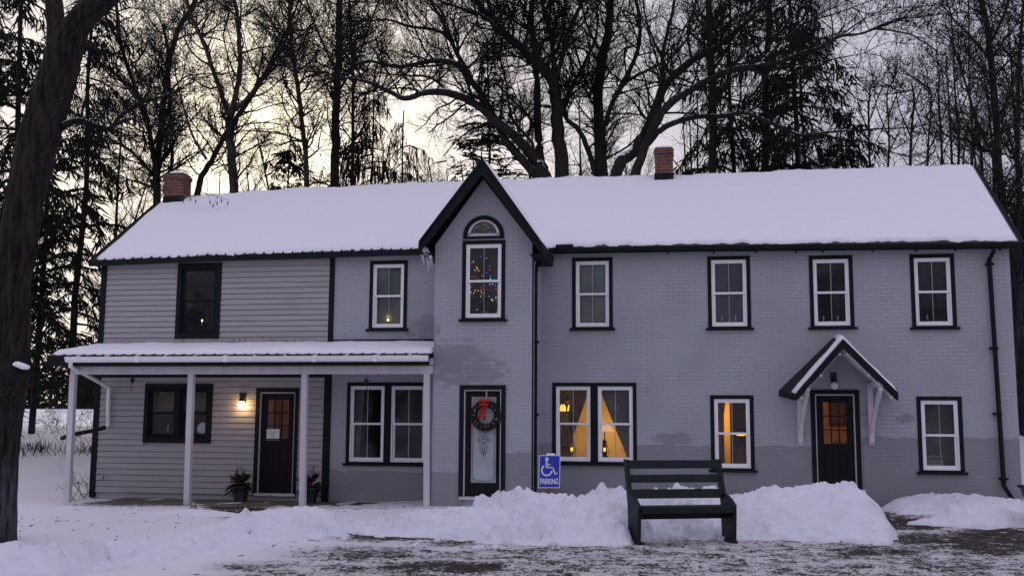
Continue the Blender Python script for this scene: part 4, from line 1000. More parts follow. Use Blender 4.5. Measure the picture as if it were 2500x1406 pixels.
# paper notice taped inside the left door
x0, x1, z0, z1 = U(650, 1060, yl_)[0], U(682.5, 1060, yl_)[0], U(665, 1074, yl_)[2], U(665, 1047, yl_)[2]; y = yl_-.006
t = thing('paper_notice', 'white paper notice with lines of writing taped to the porch door glass', 'notice', ((x0+x1)/2, y, z0))
mb = MB(); mb.box(x0, x1, y-.0016, y, z0, z1); mb.build('sheet', MAT['paper'], t)
mb = MB(); H = z1-z0; c = (x0+x1)/2
for i, (s, w) in enumerate((('Family ~ Dining', 1), ('Lunch & Dinner', 1), ('by Chance', 1), ('Hours', 1), ('Thank', 1))):
    v, f = text_mesh(s, .032, .85, 0, 'CENTER'); mb.add([(c+p[0], y-.0022, z1-.055-i*.032+p[1]) for p in v], f)
mb.build('writing', MAT['ink'], t)
# warning sticker
ys = WY+.052; x0, x1, z0, z1 = U(2256.5, 1125, ys)[0], U(2301.5, 1125, ys)[0], U(2280, 1140, ys)[2], U(2280, 1112, ys)[2]
t = thing('warning_sticker', 'warning sticker with dark red heading in the bottom corner of the window', 'sticker', ((x0+x1)/2, ys, z0)); c = (x0+x1)/2; H = z1-z0
MAT['dull_white'] = simple('faded sticker paper', (.16, .17, .17), .6, .1, 8, 0); MAT['dark_red'] = simple('dark red print', (.035, .008, .012), .6, .1, 8, 0); MAT['dark_green_ink'] = simple('dark green print', (.015, .035, .03), .6, .1, 8, 0)
mb = MB(); mb.box(x0, x1, ys-.0012, ys, z0, z1); mb.build('backing', MAT['dull_white'], t)
mb = MB(); mb.box(x0+.012, x1-.018, ys-.0022, ys-.0014, z1-H*.41, z1-.018); mb.build('heading_band', MAT['dark_red'], t)
mb = MB(); put_text(mb, 'WARNING', c-.003, z1-H*.34, ys-.0026, .068, 1.05, .0012); mb.build('heading', MAT['dull_white'], t)
mb = MB(); put_text(mb, 'Security Cam', c-.005, z0+H*.32, ys-.0018, .052, .85, .002); put_text(mb, 'Cameras in Use', c-.005, z0+H*.06, ys-.0018, .05, .8, .002); mb.build('lettering', MAT['dark_green_ink'], t)

# ------------------------------------------------------------------ yard things
def pot_plant(px, py, Y, seed, lab):
    rnd = random.Random(seed); p = U(px, py, Y); z = -.134; t = thing('potted_evergreen', lab, 'potted plant', (p[0], Y, z), 'pots of greenery flanking the porch door')
    mb = MB(); h = .27; a, b = .095, .135
    mb.hexa([(p[0]-a, Y-a, z), (p[0]+a, Y-a, z), (p[0]+a, Y+a, z), (p[0]-a, Y+a, z), (p[0]-b, Y-b, z+h), (p[0]+b, Y-b, z+h), (p[0]+b, Y+b, z+h), (p[0]-b, Y+b, z+h)])
    mb.ring(p[0]-b-.012, p[0]+b+.012, 0, 0, 0, 0, 0) if False else mb.box(p[0]-b-.012, p[0]+b+.012, Y-b-.012, Y+b+.012, z+h+.001, z+h+.035)
    mb.build('pot', MAT['pot'], t, bevel=.006)
    mb = MB(); st = MB()
    for k in range(46):
        a = rnd.uniform(0, 2*PI); e = rnd.uniform(-.35, 1.25); l = rnd.uniform(.18, .34)
        d = Vector((math.cos(a)*math.cos(e), math.sin(a)*math.cos(e)*.8, math.sin(e))); o = Vector((p[0], Y, z+h+.06)); q = o+d*l; q.z -= .12*(1-math.sin(max(0, e)))*l/.3
        st.tube([o, (o+q)/2+Vector((0, 0, .03)), q], [.004, .003, .002], 4)
        for m in range(42):
            s = rnd.uniform(.3, 1.05); c = o+(q-o)*s+Vector((0, 0, .03*4*s*(1-s))); v = Vector((rnd.uniform(-1, 1), rnd.uniform(-1, 1), rnd.uniform(-1, 1))).normalized(); f = (v+d*.6)*rnd.uniform(.03, .06); w = f.cross(Vector((rnd.random(), rnd.random(), rnd.random()))).normalized()*.010
            mb.add([c-w, c+f*.5-w*1.2, c+f, c+w], [(0, 1, 2, 3)])
    mb.build('greenery', MAT['needle'], t); 
    for k in range(5):
        a = rnd.uniform(0, 2*PI); o = Vector((p[0], Y, z+h)); q = o+Vector((.10*math.cos(a)-.03, .06*math.sin(a), .46+rnd.uniform(-.05, .07))); st.tube([o, (o+q)/2+Vector((.01, 0, 0)), q], [.007, .006, .004], 5); st.tube([q*.8+o*.2, q*.8+o*.2+Vector((.05, 0, .06))], .003, 4)
    st.build('stems', MAT['twig'], t)
    mb = MB()
    for k in range(16): mb.ball((p[0]+rnd.uniform(-.16, .16), Y-.16+rnd.uniform(-.03, .05), z+h+.1+rnd.uniform(0, .18)), .011, 6, 4)
    mb.build('berries', MAT['berry'], t, True)
pot_plant(587, 1218, 20.55, 3, 'dark square pot of evergreen sprigs left of the porch door')
pot_plant(757, 1220, 20.55, 9, 'dark square pot of evergreen sprigs right of the porch door, half behind a white post')
for px, py, tx, ty, lab in ((323, 928, 319, 952, 'small black drop ornament on a string under the porch beam, left of the dark window'), (894, 931, 897, 952, 'small black drop ornament on a string under the porch beam, before the white double window')):
    p = U(px, py, PY+.0); q = U(tx, ty, PY); t = thing('hanging_ornament', lab, 'ornament', (p[0], PY, zb0), 'drop ornaments under the porch')
    mb = MB(); mb.tube([(p[0], PY, zb0), (p[0], PY, p[2]+.05)], .003, 5); mb.tube([(p[0], PY, p[2]-.06), ((p[0]+q[0])/2+.004, PY, (p[2]+q[2])/2), tuple(q)], .006, 5); mb.ball(q, .014, 7, 5); mb.build('cord', MAT['black'], t, True)
    mb = MB(); mb.lathe([(.004, .075), (.02, .05), (.05, .02), (.052, .0), (.03, -.035), (.006, -.07)], p, 12); mb.build('drop', MAT['black'], t, True)
# little glass lantern in the snow
p = U(472, 1254, 17.7); t = thing('garden_lantern', 'small glass lantern with a tiny light in the snow beside the second porch post', 'lantern', (p[0], 17.7, p[2]))
mb = MB(); mb.lathe([(.06, 0), (.055, .025), (.045, .03)], p, 14); mb.lathe([(.05, .135), (.06, .145), (.03, .175), (.015, .20), (.02, .21), (.008, .222)], p, 14)
for k in range(4): a = k*PI/2+.5; mb.tube([(p[0]+.05*math.cos(a), p[1]+.05*math.sin(a), p[2]+.025), (p[0]+.062*math.cos(a), p[1]+.062*math.sin(a), p[2]+.08), (p[0]+.05*math.cos(a), p[1]+.05*math.sin(a), p[2]+.14)], .004, 5)
mb.tube([(p[0]-.04, p[1], p[2]+.16), (p[0]-.03, p[1], p[2]+.25), (p[0]+.03, p[1], p[2]+.25), (p[0]+.04, p[1], p[2]+.16)], .003, 5); mb.build('frame', MAT['tin'], t, True)
mb = MB(); mb.lathe([(.04, .03), (.052, .08), (.042, .135)], p, 14); mb.build('chimney_glass', MAT['lantern_glass'], t, True)
mb = MB(); mb.ball((p[0], p[1], p[2]+.055), .010, 8, 5, 1.4); mb.build('flame', MAT['flame'], t, True)

# accessible parking sign
SY = 15.25; A, B, C_, D = U(1316, 1110.5, SY), U(1368.5, 1110.5, SY), U(1366.5, 1192, SY), U(1314, 1190.5, SY)
ux = (B-A); uz = (A-D); W_, H_ = np.linalg.norm(ux), np.linalg.norm(uz); ux /= W_; uz /= H_
t = thing('parking_sign', 'blue accessible parking sign with white wheelchair symbol on a post in the snow pile', 'sign', (D[0]+.15, SY, -.06))
def S(x, z, y): q = D+ux*x*W_+uz*z*W_; return (q[0], SY-y, q[2])     # unit: sign width
HH = H_/W_
def plate(mb, x0, x1, z0, z1, r, y0, y1, n=5):
    P = []
    for cx_, cz_, a0 in ((x1-r, z1-r, 0), (x0+r, z1-r, PI/2), (x0+r, z0+r, PI), (x1-r, z0+r, 1.5*PI)):
        P += [(cx_+r*math.cos(a0+PI/2*i/n), cz_+r*math.sin(a0+PI/2*i/n)) for i in range(n+1)]
    k = len(P); v = [S(p[0], p[1], y0) for p in P]+[S(p[0], p[1], y1) for p in P]
    mb.add(v, [tuple(range(k)), tuple(range(k, 2*k))[::-1]]+[(i, (i+1) % k, k+(i+1) % k, k+i) for i in range(k)])
mb = MB(); plate(mb, 0, 1, 0, HH, .06, 0, .003); mb.build('panel', MAT['sign_white'], t)
mb = MB(); plate(mb, .035, .965, .035, HH-.035, .045, .0032, .0042); mb.build('blue_field', MAT['sign_blue'], t)
mb = MB()
def sstroke(pts, w):
    pts = [np.array(p, float) for p in pts]; V = []; k = len(pts)
    for i, p in enumerate(pts):
        d = pts[min(i+1, k-1)]-pts[max(i-1, 0)]; d = d/np.hypot(*d); nrm = np.array([-d[1], d[0]])*w/2; V += [S(*(p-nrm), .0048), S(*(p+nrm), .0048)]
    mb.add(V, [(2*i, 2*i+1, 2*i+3, 2*i+2) for i in range(k-1)])
def sp(zx, zy): return ((zx-970)/222.0, (1203-zy)/222.0)     # measured on the sign face
cx_, cz_ = sp(1053, 911); mb.add([S(cx_+.085*math.cos(a), cz_+.085*math.sin(a), .0048) for a in np.linspace(0, 2*PI, 24, False)], [tuple(range(24))])
sstroke([sp(1050, 925), sp(1052, 985)], .085); sstroke([sp(1047, 996), sp(1118, 996)], .05); sstroke([sp(1050, 968), sp(1090, 968)], .05)
sstroke([sp(1112, 990), sp(1143, 1062)], .055); sstroke([sp(1136, 1066), sp(1164, 1050)], .05)
cx_, cz_ = sp(1055, 1024); sstroke([(cx_+.235*math.cos(a), cz_+.235*math.sin(a)) for a in np.linspace(2.15, 2*PI-.12, 34)], .07)
mb.build('wheelchair_symbol', MAT['sign_white'], t)
mb = MB(); v, f = text_mesh('PARKING', .30, .655, .008, 'CENTER', 1.0)
xs_ = [p[0] for p in v]; zs_ = [p[1] for p in v]; kx = .83/(max(xs_)-min(xs_)); kz = .265/(max(zs_)-min(zs_)); mx = (max(xs_)+min(xs_))/2; mz = min(zs_)
mb.add([S(.5+(p[0]-mx)*kx, .17+(p[1]-mz)*kz, .0048+p[2]*.5) for p in v], f); mb.build('lettering', MAT['sign_white'], t)
mb = MB(); q = S(.56, -.05, 0); mb.box(q[0]-.045, q[0]+.045, SY+.005, SY+.05, -.1, S(.5, HH-.1, 0)[2]); mb.build('post', MAT['wood_post'], t)
def sg(u, w):
    e = max(0, min(1, u/.1, (1-u)/.1, w/.3, (1-w)/.3))**.5; q = S(.33+.42*u, HH, 0); return (q[0], SY-.012+.03*w, q[2]), .003+e*.022*(1+.5*fbm(u*6, 2))
snow_sheet(sg, 12, 4, 'snow_cap', t)

# bench
BZ = -.06; p0 = G(1559, 1330, BZ); p1 = G(1801, 1325, BZ); dv = p1-p0; BL = float(np.hypot(dv[0], dv[1])); ex = dv/BL; ey = np.array([-ex[1], ex[0], 0])
def Bp(s, t, z): q = p0+ex*s+ey*t; return (q[0], q[1], BZ+z)
t = thing('garden_bench', 'dark green slatted wooden bench standing in the snow in front of the house', 'bench', (p0+p1)/2*np.array([1, 1, 1]))
prof = [(.03, .03), (.40, .03), (.43, .5), (.585, 1.075), (.475, 1.075), (.345, .64), (.13, .57), (.0, .49)]
for s0 in (0.0, BL-.045):
    mb = MB(); k = len(prof); V = [Bp(s0, a, z) for a, z in prof]+[Bp(s0+.045, a, z) for a, z in prof]
    mb.add(V, [tuple(range(k)), tuple(range(k, 2*k))[::-1]]+[(i, k+i, k+(i+1) % k, (i+1) % k) for i in range(k)])
    e = mb.build('side_panel', MAT['bench'], t, bevel=.005)
    mb = MB(); f = lambda a, b, c, d, z0, z1: mb.hexa([Bp(a, c, z0), Bp(b, c, z0), Bp(b, d, z0), Bp(a, d, z0), Bp(a, c, z1), Bp(b, c, z1), Bp(b, d, z1), Bp(a, d, z1)])
    f(s0-.0, s0+.075 if s0 == 0 else s0+.045, -.0, .43, 0, .034) if s0 == 0 else f(s0-.03, s0+.045, -.0, .43, 0, .034)
    mb.build('foot', MAT['bench'], e)
for z0, z1 in ((.955, 1.065), (.77, .875), (.565, .685)):
    mb = MB(); ty = lambda z: .375+(z-.64)*.30
    a, b = ty(z0), ty(z1); mb.hexa([Bp(.046, a-.028, z0), Bp(BL-.046, a-.028, z0), Bp(BL-.046, a, z0), Bp(.046, a, z0), Bp(.046, b-.028, z1), Bp(BL-.046, b-.028, z1), Bp(BL-.046, b, z1), Bp(.046, b, z1)])
    mb.build('backrest_slat', MAT['bench'], t, bevel=.004)
for a, b, z in ((-.01, .135, .445), (.15, .30, .44)):
    mb = MB(); mb.hexa([Bp(.046, a, z), Bp(BL-.046, a, z), Bp(BL-.046, b, z), Bp(.046, b, z), Bp(.046, a, z+.04), Bp(BL-.046, a, z+.04), Bp(BL-.046, b, z+.04), Bp(.046, b, z+.04)]); mb.build('seat_plank', MAT['bench'], t, bevel=.005)
mb = MB(); mb.hexa([Bp(.046, -.035, .395), Bp(BL-.046, -.035, .395), Bp(BL-.046, -.011, .395), Bp(.046, -.011, .395), Bp(.046, -.035, .484), Bp(BL-.046, -.035, .484), Bp(BL-.046, -.011, .484), Bp(.046, -.011, .484)]); mb.build('front_rail', MAT['bench'], t, bevel=.004)
mb = MB(); mb.hexa([Bp(.046, .26, .30), Bp(BL-.046, .26, .30), Bp(BL-.046, .29, .30), Bp(.046, .29, .30), Bp(.046, .26, .435), Bp(BL-.046, .26, .435), Bp(BL-.046, .29, .435), Bp(.046, .29, .435)]); mb.build('apron', MAT['bench'], t, bevel=.004)
for s in (.046, BL-.09):
    mb = MB(); mb.hexa([Bp(s, .02, .40), Bp(s+.04, .02, .40), Bp(s+.04, .255, .40), Bp(s, .255, .40), Bp(s, .02, .439), Bp(s+.04, .02, .439), Bp(s+.04, .255, .439), Bp(s, .255, .439)])
    mb.build('cleat', MAT['bench'], t)
# tapered wooden bin at the right edge
q = U(2481, 1187, 17.2); w = .62; x0 = q[0]+.185; zt = q[2]; zb_ = -.05
t = thing('litter_bin', 'dark green tapered wooden bin cut off by the right edge of the picture', 'bin', (x0+w/2, 17.5, zb_))
mb = MB(); i = .03; j = .17; y0, y1 = 17.2, 17.8
mb.hexa([(x0+j, y0+.1, zb_), (x0+w-j, y0+.1, zb_), (x0+w-j, y1-.1, zb_), (x0+j, y1-.1, zb_), (x0+i, y0+.03, zt-.05), (x0+w-i, y0+.03, zt-.05), (x0+w-i, y1-.03, zt-.05), (x0+i, y1-.03, zt-.05)]); mb.build('body', MAT['bench'], t, bevel=.006)
mb = MB(); mb.box(x0, x0+w, y0, y0+.08, zt-.049, zt); mb.box(x0, x0+w, y1-.08, y1, zt-.049, zt); mb.box(x0, x0+.08, y0+.08, y1-.08, zt-.049, zt); mb.box(x0+w-.08, x0+w, y0+.08, y1-.08, zt-.049, zt); mb.build('rim', MAT['bench'], t, bevel=.006)
# twig with seed pods lying over the ridge by the left chimney
mb = MB(); b0 = U(440, 486, 22.9); tw = [U(x, y, 22.75) for x, y in ((436, 484), (470, 478), (505, 474), (530, 480), (556, 488))]
mb.tube(tw, [.012, .009, .008, .006, .004], 5)
for x, y in ((447, 494), (478, 495), (513, 497), (520, 505), (541, 493), (556, 499), (530, 499), (465, 490)):
    k = min(tw, key=lambda p: abs(p[0]-U(x, y, 22.75)[0])); e = U(x, y-3, 22.7); mb.tube([k, (k+e)/2+np.array([.02, 0, .02]), e], .004, 4); mb.lathe([(.003, .04), (.014, .02), (.014, -.03), (.003, -.05)], e, 7)
tag(mb.build('fallen_twig', MAT['twig'], None), 'dark twig with dangling seed pods on the roof snow beside the left chimney', 'twig')
# ------------------------------------------------------------------ ground and snow
def sstep(a, b, x): t = min(1, max(0, (x-a)/(b-a))); return t*t*(3-2*t)
def base_h(x, y):
    z = -.06
    z += -.09*sstep(-4, -8, x)*sstep(16, 19, y)+.05*sstep(2, 5, x)*sstep(18, 20, y)
    z += .06*sstep(-3.5, -7, x)*sstep(12.5, 14.5, y)*(1-sstep(18.2, 19.2, y))
    r = sstep(-14, 9, x)
    z += sstep(22.5, 34, y)*(.95*(1-r)+2.3*r)+sstep(30, 75, y)*(1.5*(1-r)+5.0*r)+sstep(70, 220, y)*(1.2+3*r)
    if x < -12: z += .40*sstep(-12.5, -14.5, x)*sstep(19.5, 26, y)*(1-sstep(34, 50, y))
    if x > 6.2: z += 1.2*sstep(6.3, 11, x)*sstep(24, 32, y)
    d = max(0, math.hypot(x+3, y-15)-60); z += -.0
    return z
def ground_h(x, y):
    z = base_h(x, y)
    if abs(x) < 40 and 0 < y < 60:
        z += .025*fbm(x*.7, y*.7)+.018*fbm(x*2.6, y*2.6)+.008*fbm(x*7, y*7)
    return z
gxs = np.unique(np.concatenate([-np.geomspace(16, 900, 26)[::-1], np.linspace(-16, 10, 250), np.geomspace(10.2, 900, 26)]))
gys = np.unique(np.concatenate([-np.geomspace(1, 500, 14)[::-1], np.linspace(0, 9, 14), np.linspace(9, 21.5, 150), np.linspace(21.8, 50, 45), np.geomspace(52, 1200, 22)]))
V = [(x, y, ground_h(x, y)) for x in gxs for y in gys]; ny = len(gys)
F = [(i*ny+j, (i+1)*ny+j, (i+1)*ny+j+1, i*ny+j+1) for i in range(len(gxs)-1) for j in range(ny-1)]
gme = npmesh('ground', V, F)
# where the drive is scraped to gravel: soft stains at their places on the drive
gv = np.array(V); px, py = proj(gv); dirt = np.zeros(len(gv))
front = (gv[:, 1] > 5) & (gv[:, 1] < 22)
for (cx, cy, rx, ry, s) in ((960, 1306, 190, 20, .82), (1130, 1325, 200, 13, .6), (1090, 1382, 240, 22, .85), (900, 1352, 260, 26, .62), (650, 1385, 160, 22, .6), (1480, 1348, 170, 12, .5), (1430, 1375, 250, 20, .6),
    (2440, 1320, 190, 46, 1.0), (2250, 1315, 150, 24, .75), (2200, 1275, 130, 22, .85), (2140, 1245, 60, 24, 1.0), (2175, 1272, 60, 12, .9), (2230, 1285, 130, 10, .9), (2150, 1345, 240, 22, .72), (1900, 1322, 130, 6, .6), (2350, 1385, 200, 30, .62), (1750, 1360, 200, 16, .5),
    (600, 1250, 90, 17, 1.0), (560, 1238, 70, 8, 1.0), (620, 1265, 55, 10, .9), (1750, 1395, 300, 16, .5), (2480, 1260, 60, 14, .5), (300, 1232, 150, 5, .6)):
    dirt = np.maximum(dirt, s*np.exp(-(((px-cx)/rx)**2+((py-cy)/ry)**2)**1.3))
drive = np.clip((py-1290)/40, 0, 1)*np.clip((px-(1250-(py-1300)*9))/300, 0, 1)
dirt = np.minimum(np.maximum(dirt, .50*drive)*front, .80)
at = gme.attributes.new('gravel', 'FLOAT', 'POINT'); at.data.foreach_set('value', dirt.astype(np.float32))
def ground_mat():
    m, nt, bs = nodes_of('packed snow over gravel'); co = obj_co(nt)
    a = nt.nodes.new('ShaderNodeAttribute'); a.attribute_name = 'gravel'
    st = noise_n(nt, co, 2.4, 7, .74, (.75, 1.1, 1)); f2 = noise_n(nt, co, 8, 6, .78, (.9, .75, 1)); f3 = noise_n(nt, co, 30, 4, .7, (1, .45, 1))
    n = math_n(nt, 'ADD', math_n(nt, 'MULTIPLY', st, .30), math_n(nt, 'ADD', math_n(nt, 'MULTIPLY', f2, .40), math_n(nt, 'MULTIPLY', f3, .30)))
    v = math_n(nt, 'ADD', math_n(nt, 'MULTIPLY_ADD', n, 2.2, -.35), math_n(nt, 'MULTIPLY', a.outputs['Fac'], .56))
    r = ramp(nt, [(.0, 0), (1.0, 1)]); mr = nt.nodes.new('ShaderNodeMapRange'); mr.interpolation_type = 'SMOOTHSTEP'; L(nt, v, mr.inputs[0]); mr.inputs[1].default_value = 1.00; mr.inputs[2].default_value = 1.15
    fac = mr.outputs[0]
    mask = nt.nodes.new('ShaderNodeMapRange'); L(nt, a.outputs['Fac'], mask.inputs[0]); mask.inputs[1].default_value = .06; mask.inputs[2].default_value = .3
    fac = math_n(nt, 'MULTIPLY', fac, mask.outputs[0])
    pk = noise_n(nt, co, 60, 4, .7); rp = ramp(nt, [(.35, (.012, .009, .007)), (.55, (.042, .032, .025)), (.78, (.15, .13, .115))]); L(nt, pk, rp.inputs[0])
    # trodden snow on the drive is greyer than the lawn
    wn = noise_n(nt, co, 1.2, 5, .65, (.5, 1.4, 1)); snow = mixc(nt, wn, (.72, .715, .78), (.80, .80, .87)); pack = mixc(nt, wn, (.48, .455, .46), (.70, .675, .71))
    md = nt.nodes.new('ShaderNodeMapRange'); L(nt, a.outputs['Fac'], md.inputs[0]); md.inputs[1].default_value = .1; md.inputs[2].default_value = .45
    snow = mixc(nt, md.outputs[0], snow, pack)
    L(nt, mixc(nt, fac, snow, rp.outputs[0]), bs.inputs['Base Color'])
    L(nt, math_n(nt, 'MULTIPLY_ADD', fac, .15, .62), bs.inputs['Roughness']); bs.inputs['Specular IOR Level'].default_value = .12
    h = math_n(nt, 'ADD', math_n(nt, 'MULTIPLY', fac, -.6), math_n(nt, 'MULTIPLY_ADD', f2, .7, math_n(nt, 'MULTIPLY', f3, .35)))
    bump(nt, bs, h, .8, .04); return m
MAT['ground'] = ground_mat()
tag(place(gme, 'ground', MAT['ground'], None, True), 'packed snow and gravel drive and snowy yard', 'ground', None, 'structure')

def chunk(x, y, s, seed):
    """broken crust: every cell is a lump with its own height and tilt"""
    d, pts = noise.voronoi((x*s, y*s, seed)); p = pts[0]; h = noise.cell((p.x*7.31, p.y*5.17, p.z*3.3)); t = noise.cell((p.x*3.7, p.y*9.1, 5)); u = noise.cell((p.x*2.7, p.y*4.3, 9))
    e = min(1.0, (d[1]-d[0])/.28); return e*(.25+.55*h+.55*((x*s-p.x)*t+(y*s-p.y)*u))-.2
def pile(name, crest, fw, bw, label, step=.034, lump=.075, cat='snow pile', kind=None, rough=1.0, flat=1.5, over=0):
    """crest: world points (x, y, height above ground); fw / bw: reach of the front and back slopes"""
    C = [np.array(c, float) for c in crest]
    x0 = min(c[0] for c in C)-bw-fw*.4; x1 = max(c[0] for c in C)+bw+fw*.4; y0 = min(c[1] for c in C)-fw*1.15-.2; y1 = max(c[1] for c in C)+bw*1.15+.2
    nx, ny = int((x1-x0)/step)+1, int((y1-y0)/step)+1; P = np.array(C); V = np.zeros((nx*ny, 3)); keep = np.zeros(nx*ny, bool)
    for i in range(nx):
        for j in range(ny):
            x = x0+i*step; y = y0+j*step; wx = x+.22*fbm(x*1.3, y*1.3, 3); wy = y+.20*fbm(x*1.3, y*1.3, 8)
            if wx > P[-1][0]: wx = P[-1][0]+(wx-P[-1][0])*3.0       # the ends of a pile are steep
            elif wx < P[0][0]: wx = P[0][0]+(wx-P[0][0])*1.5
            best = 0
            for k in range(len(P)-1):
                a, b = P[k], P[k+1]; d = b[:2]-a[:2]; t = max(0, min(1, ((wx-a[0])*d[0]+(wy-a[1])*d[1])/(d@d))); qx, qy = a[0]+d[0]*t, a[1]+d[1]*t; h = a[2]+(b[2]-a[2])*t
                dy = wy-qy; dx = wx-qx; reach = (fw if dy < 0 else bw)*(.35+.65*min(1, h/.5)); r = math.hypot(dx, dy)/reach
                if r < 1: best = max(best, h*(1-r**flat)**.9)
            z = base_h(x, y); i_ = i*ny+j
            if best > .004:
                big = fbm(x*1.9, y*1.9, 2); ux, uy = x+.06*fbm(x*6, y*6, 1), y+.06*fbm(x*6, y*6, 4); c = chunk(ux, uy, 3.6, 1.7); c2 = chunk(ux, uy, 7.5, 4.2); c3 = chunk(ux, uy, 15, 8.2); c0 = chunk(ux, uy, 2.3, 6.1); pm = sstep(-.25, .35, fbm(x*1.1, y*1.1, 6.5))
                k = min(1, best/.12)
                zz = best+rough*k*(lump*1.3*big+(.25+pm)*(lump*2.4*c0+lump*1.8*c)+lump*(.6+1.2*pm)*c2+lump*(.35+.6*pm)*c3+.020*fbm(x*13, y*13, 5, 3))
                V[i_] = (x, y, z+max(.004, zz)); keep[i_] = True
            else: V[i_] = (x, y, z-.05)
    q = np.arange(nx*ny).reshape(nx, ny); F = np.stack([q[:-1, :-1], q[1:, :-1], q[1:, 1:], q[:-1, 1:]], -1).reshape(-1, 4)
    F = F[keep[F].any(1)]; used = np.unique(F); rm = np.full(nx*ny, -1); rm[used] = np.arange(len(used))
    o = place(npmesh(name, V[used], rm[F]), name, MAT['snow_pile'], None, True); return tag(o, label, cat, None, kind)
def crest(L_, Y, over=0):
    out = []
    for q in L_:
        y = q[2] if len(q) > 2 else Y; p = U(q[0], q[1], y); out.append((p[0], y, max(.02, p[2]-base_h(p[0], y)+over)))
    return out
pile('snow_pile', crest([(890, 1282, 15.6), (960, 1268), (1010, 1256), (1045, 1244), (1085, 1250), (1110, 1235), (1150, 1237), (1200, 1226), (1245, 1210), (1290, 1190), (1330, 1201), (1372, 1207), (1400, 1222), (1440, 1232), (1465, 1220), (1495, 1210, 15.1), (1522, 1198, 15.5), (1545, 1222, 15.9)], 14.9), 1.2, 1.1,
     'tall lumpy ploughed snow pile in front of the tower door and parking sign')
pile('snow_pile', crest([(1540, 1222), (1580, 1208), (1620, 1204), (1670, 1192), (1690, 1186), (1740, 1205), (1800, 1206), (1850, 1198), (1900, 1190), (1950, 1184), (2000, 1180), (2035, 1184), (2066, 1200), (2090, 1224)], 16.3), 1.5, 1.1,
     'broad rounded ploughed snow pile behind the bench, in front of the right door', lump=.06)
bank = []
for x, y, h in ((-80, 1396, .24), (40, 1390, .25), (150, 1380, .23), (260, 1370, .19), (360, 1354, .18), (450, 1338, .19), (540, 1323, .24), (620, 1312, .30), (690, 1304, .34), (750, 1302, .34), (800, 1300, .27), (826, 1303, .15)):
    p = G(x, y, -.06); bank.append((p[0], p[1], h))
pile('snow_bank', bank, .95, .9, 'low snow bank thrown up along the left edge of the drive', lump=.055, cat='snow bank')
pile('snow_pile', crest([(2265, 1268), (2310, 1252), (2350, 1236), (2385, 1230), (2420, 1238), (2460, 1246), (2520, 1250), (2600, 1256)], 18.0), 1.0, .9, 'small snow heap at the right end of the drive beside the dark bin', lump=.035)
pile('snow_drift', crest([(2195, 1222), (2215, 1213), (2245, 1208), (2300, 1206), (2330, 1204), (2390, 1207), (2440, 1214), (2490, 1226)], 20.55), 1.45, .5, 'smooth snow drift along the foot of the wall right of the door', lump=.025, rough=.7, cat='snow drift')
pile('snow_drift', crest([(400, 1246), (440, 1245), (480, 1243), (530, 1247), (565, 1255), (600, 1270), (625, 1284)], 16.2), 1.1, .45, 'smooth low snow drift between the garden lantern and the drive', lump=.02, rough=.6, cat='snow drift')
pile('snow_drift', crest([(1330, 1214), (1400, 1214), (1480, 1214), (1540, 1216), (1640, 1205), (1760, 1206), (1860, 1205)], 20.6), .9, .35, 'low snow drift along the foot of the wall under the lit double window', lump=.02, rough=.6, cat='snow drift')
# loose snow clods
def clod(p, r, seed):
    rnd = random.Random(seed); mb = MB(); mb.ball((0, 0, 0), r, 9, 6, .75)
    mb.v = [(p[0]+v[0]*(1+.5*noise.noise((v[0]/r*1.3+seed, v[1]/r*1.3, v[2]/r*1.3))), p[1]+v[1]*(1+.5*noise.noise((v[0]/r+seed, v[1]/r, 5))), p[2]+v[2]*(1+.6*noise.noise((v[0]/r*1.2, seed, v[2]/r*1.2)))) for v in mb.v]; return mb
rnd = random.Random(5); k = 0
for (x0, x1, y0, y1, n) in ((1000, 1560, 1318, 1342, 26), (1840, 2160, 1296, 1322, 20), (600, 850, 1305, 1330, 14), (1570, 1770, 1285, 1320, 34)):
    for _ in range(n):
        p = G(rnd.uniform(x0, x1), rnd.uniform(y0, y1), -.06); r = rnd.choice((.025, .03, .04, .05, .065)); p[2] = ground_h(p[0], p[1])+r*.35; k += 1
        tag(clod(p, r, k).build('snow_clod', MAT['snow_pile'], None, True), 'small loose clod of snow at the foot of the ploughed banks', 'snow clod', 'snow clods scattered along the drive')
# bits of bark, leaf and twig blown over the snow
mb = MB(); rl = random.Random(31)
for k in range(1500):
    x = rl.uniform(-13, 7); y = rl.uniform(9.5, 20.3)
    if fbm(x*.6, y*.6, 11) < -.05 and rl.random() < .7: continue
    z = ground_h(x, y)+.004; a = rl.uniform(0, 6.28); l = rl.choice((.012, .018, .025, .04)); w = rl.uniform(.004, .010); d = Vector((math.cos(a)*l, math.sin(a)*l, rl.uniform(0, .012))); s = Vector((-math.sin(a)*w, math.cos(a)*w, .004)); p = Vector((x, y, z)); mb.add([p-d-s, p+d-s, p+d+s, p-d+s], [(0, 1, 2, 3)])
tag(mb.build('leaf_litter', MAT['seed'], None), 'scattered bits of bark, leaf and twig lying on the yard snow', 'leaf litter', None, 'stuff')
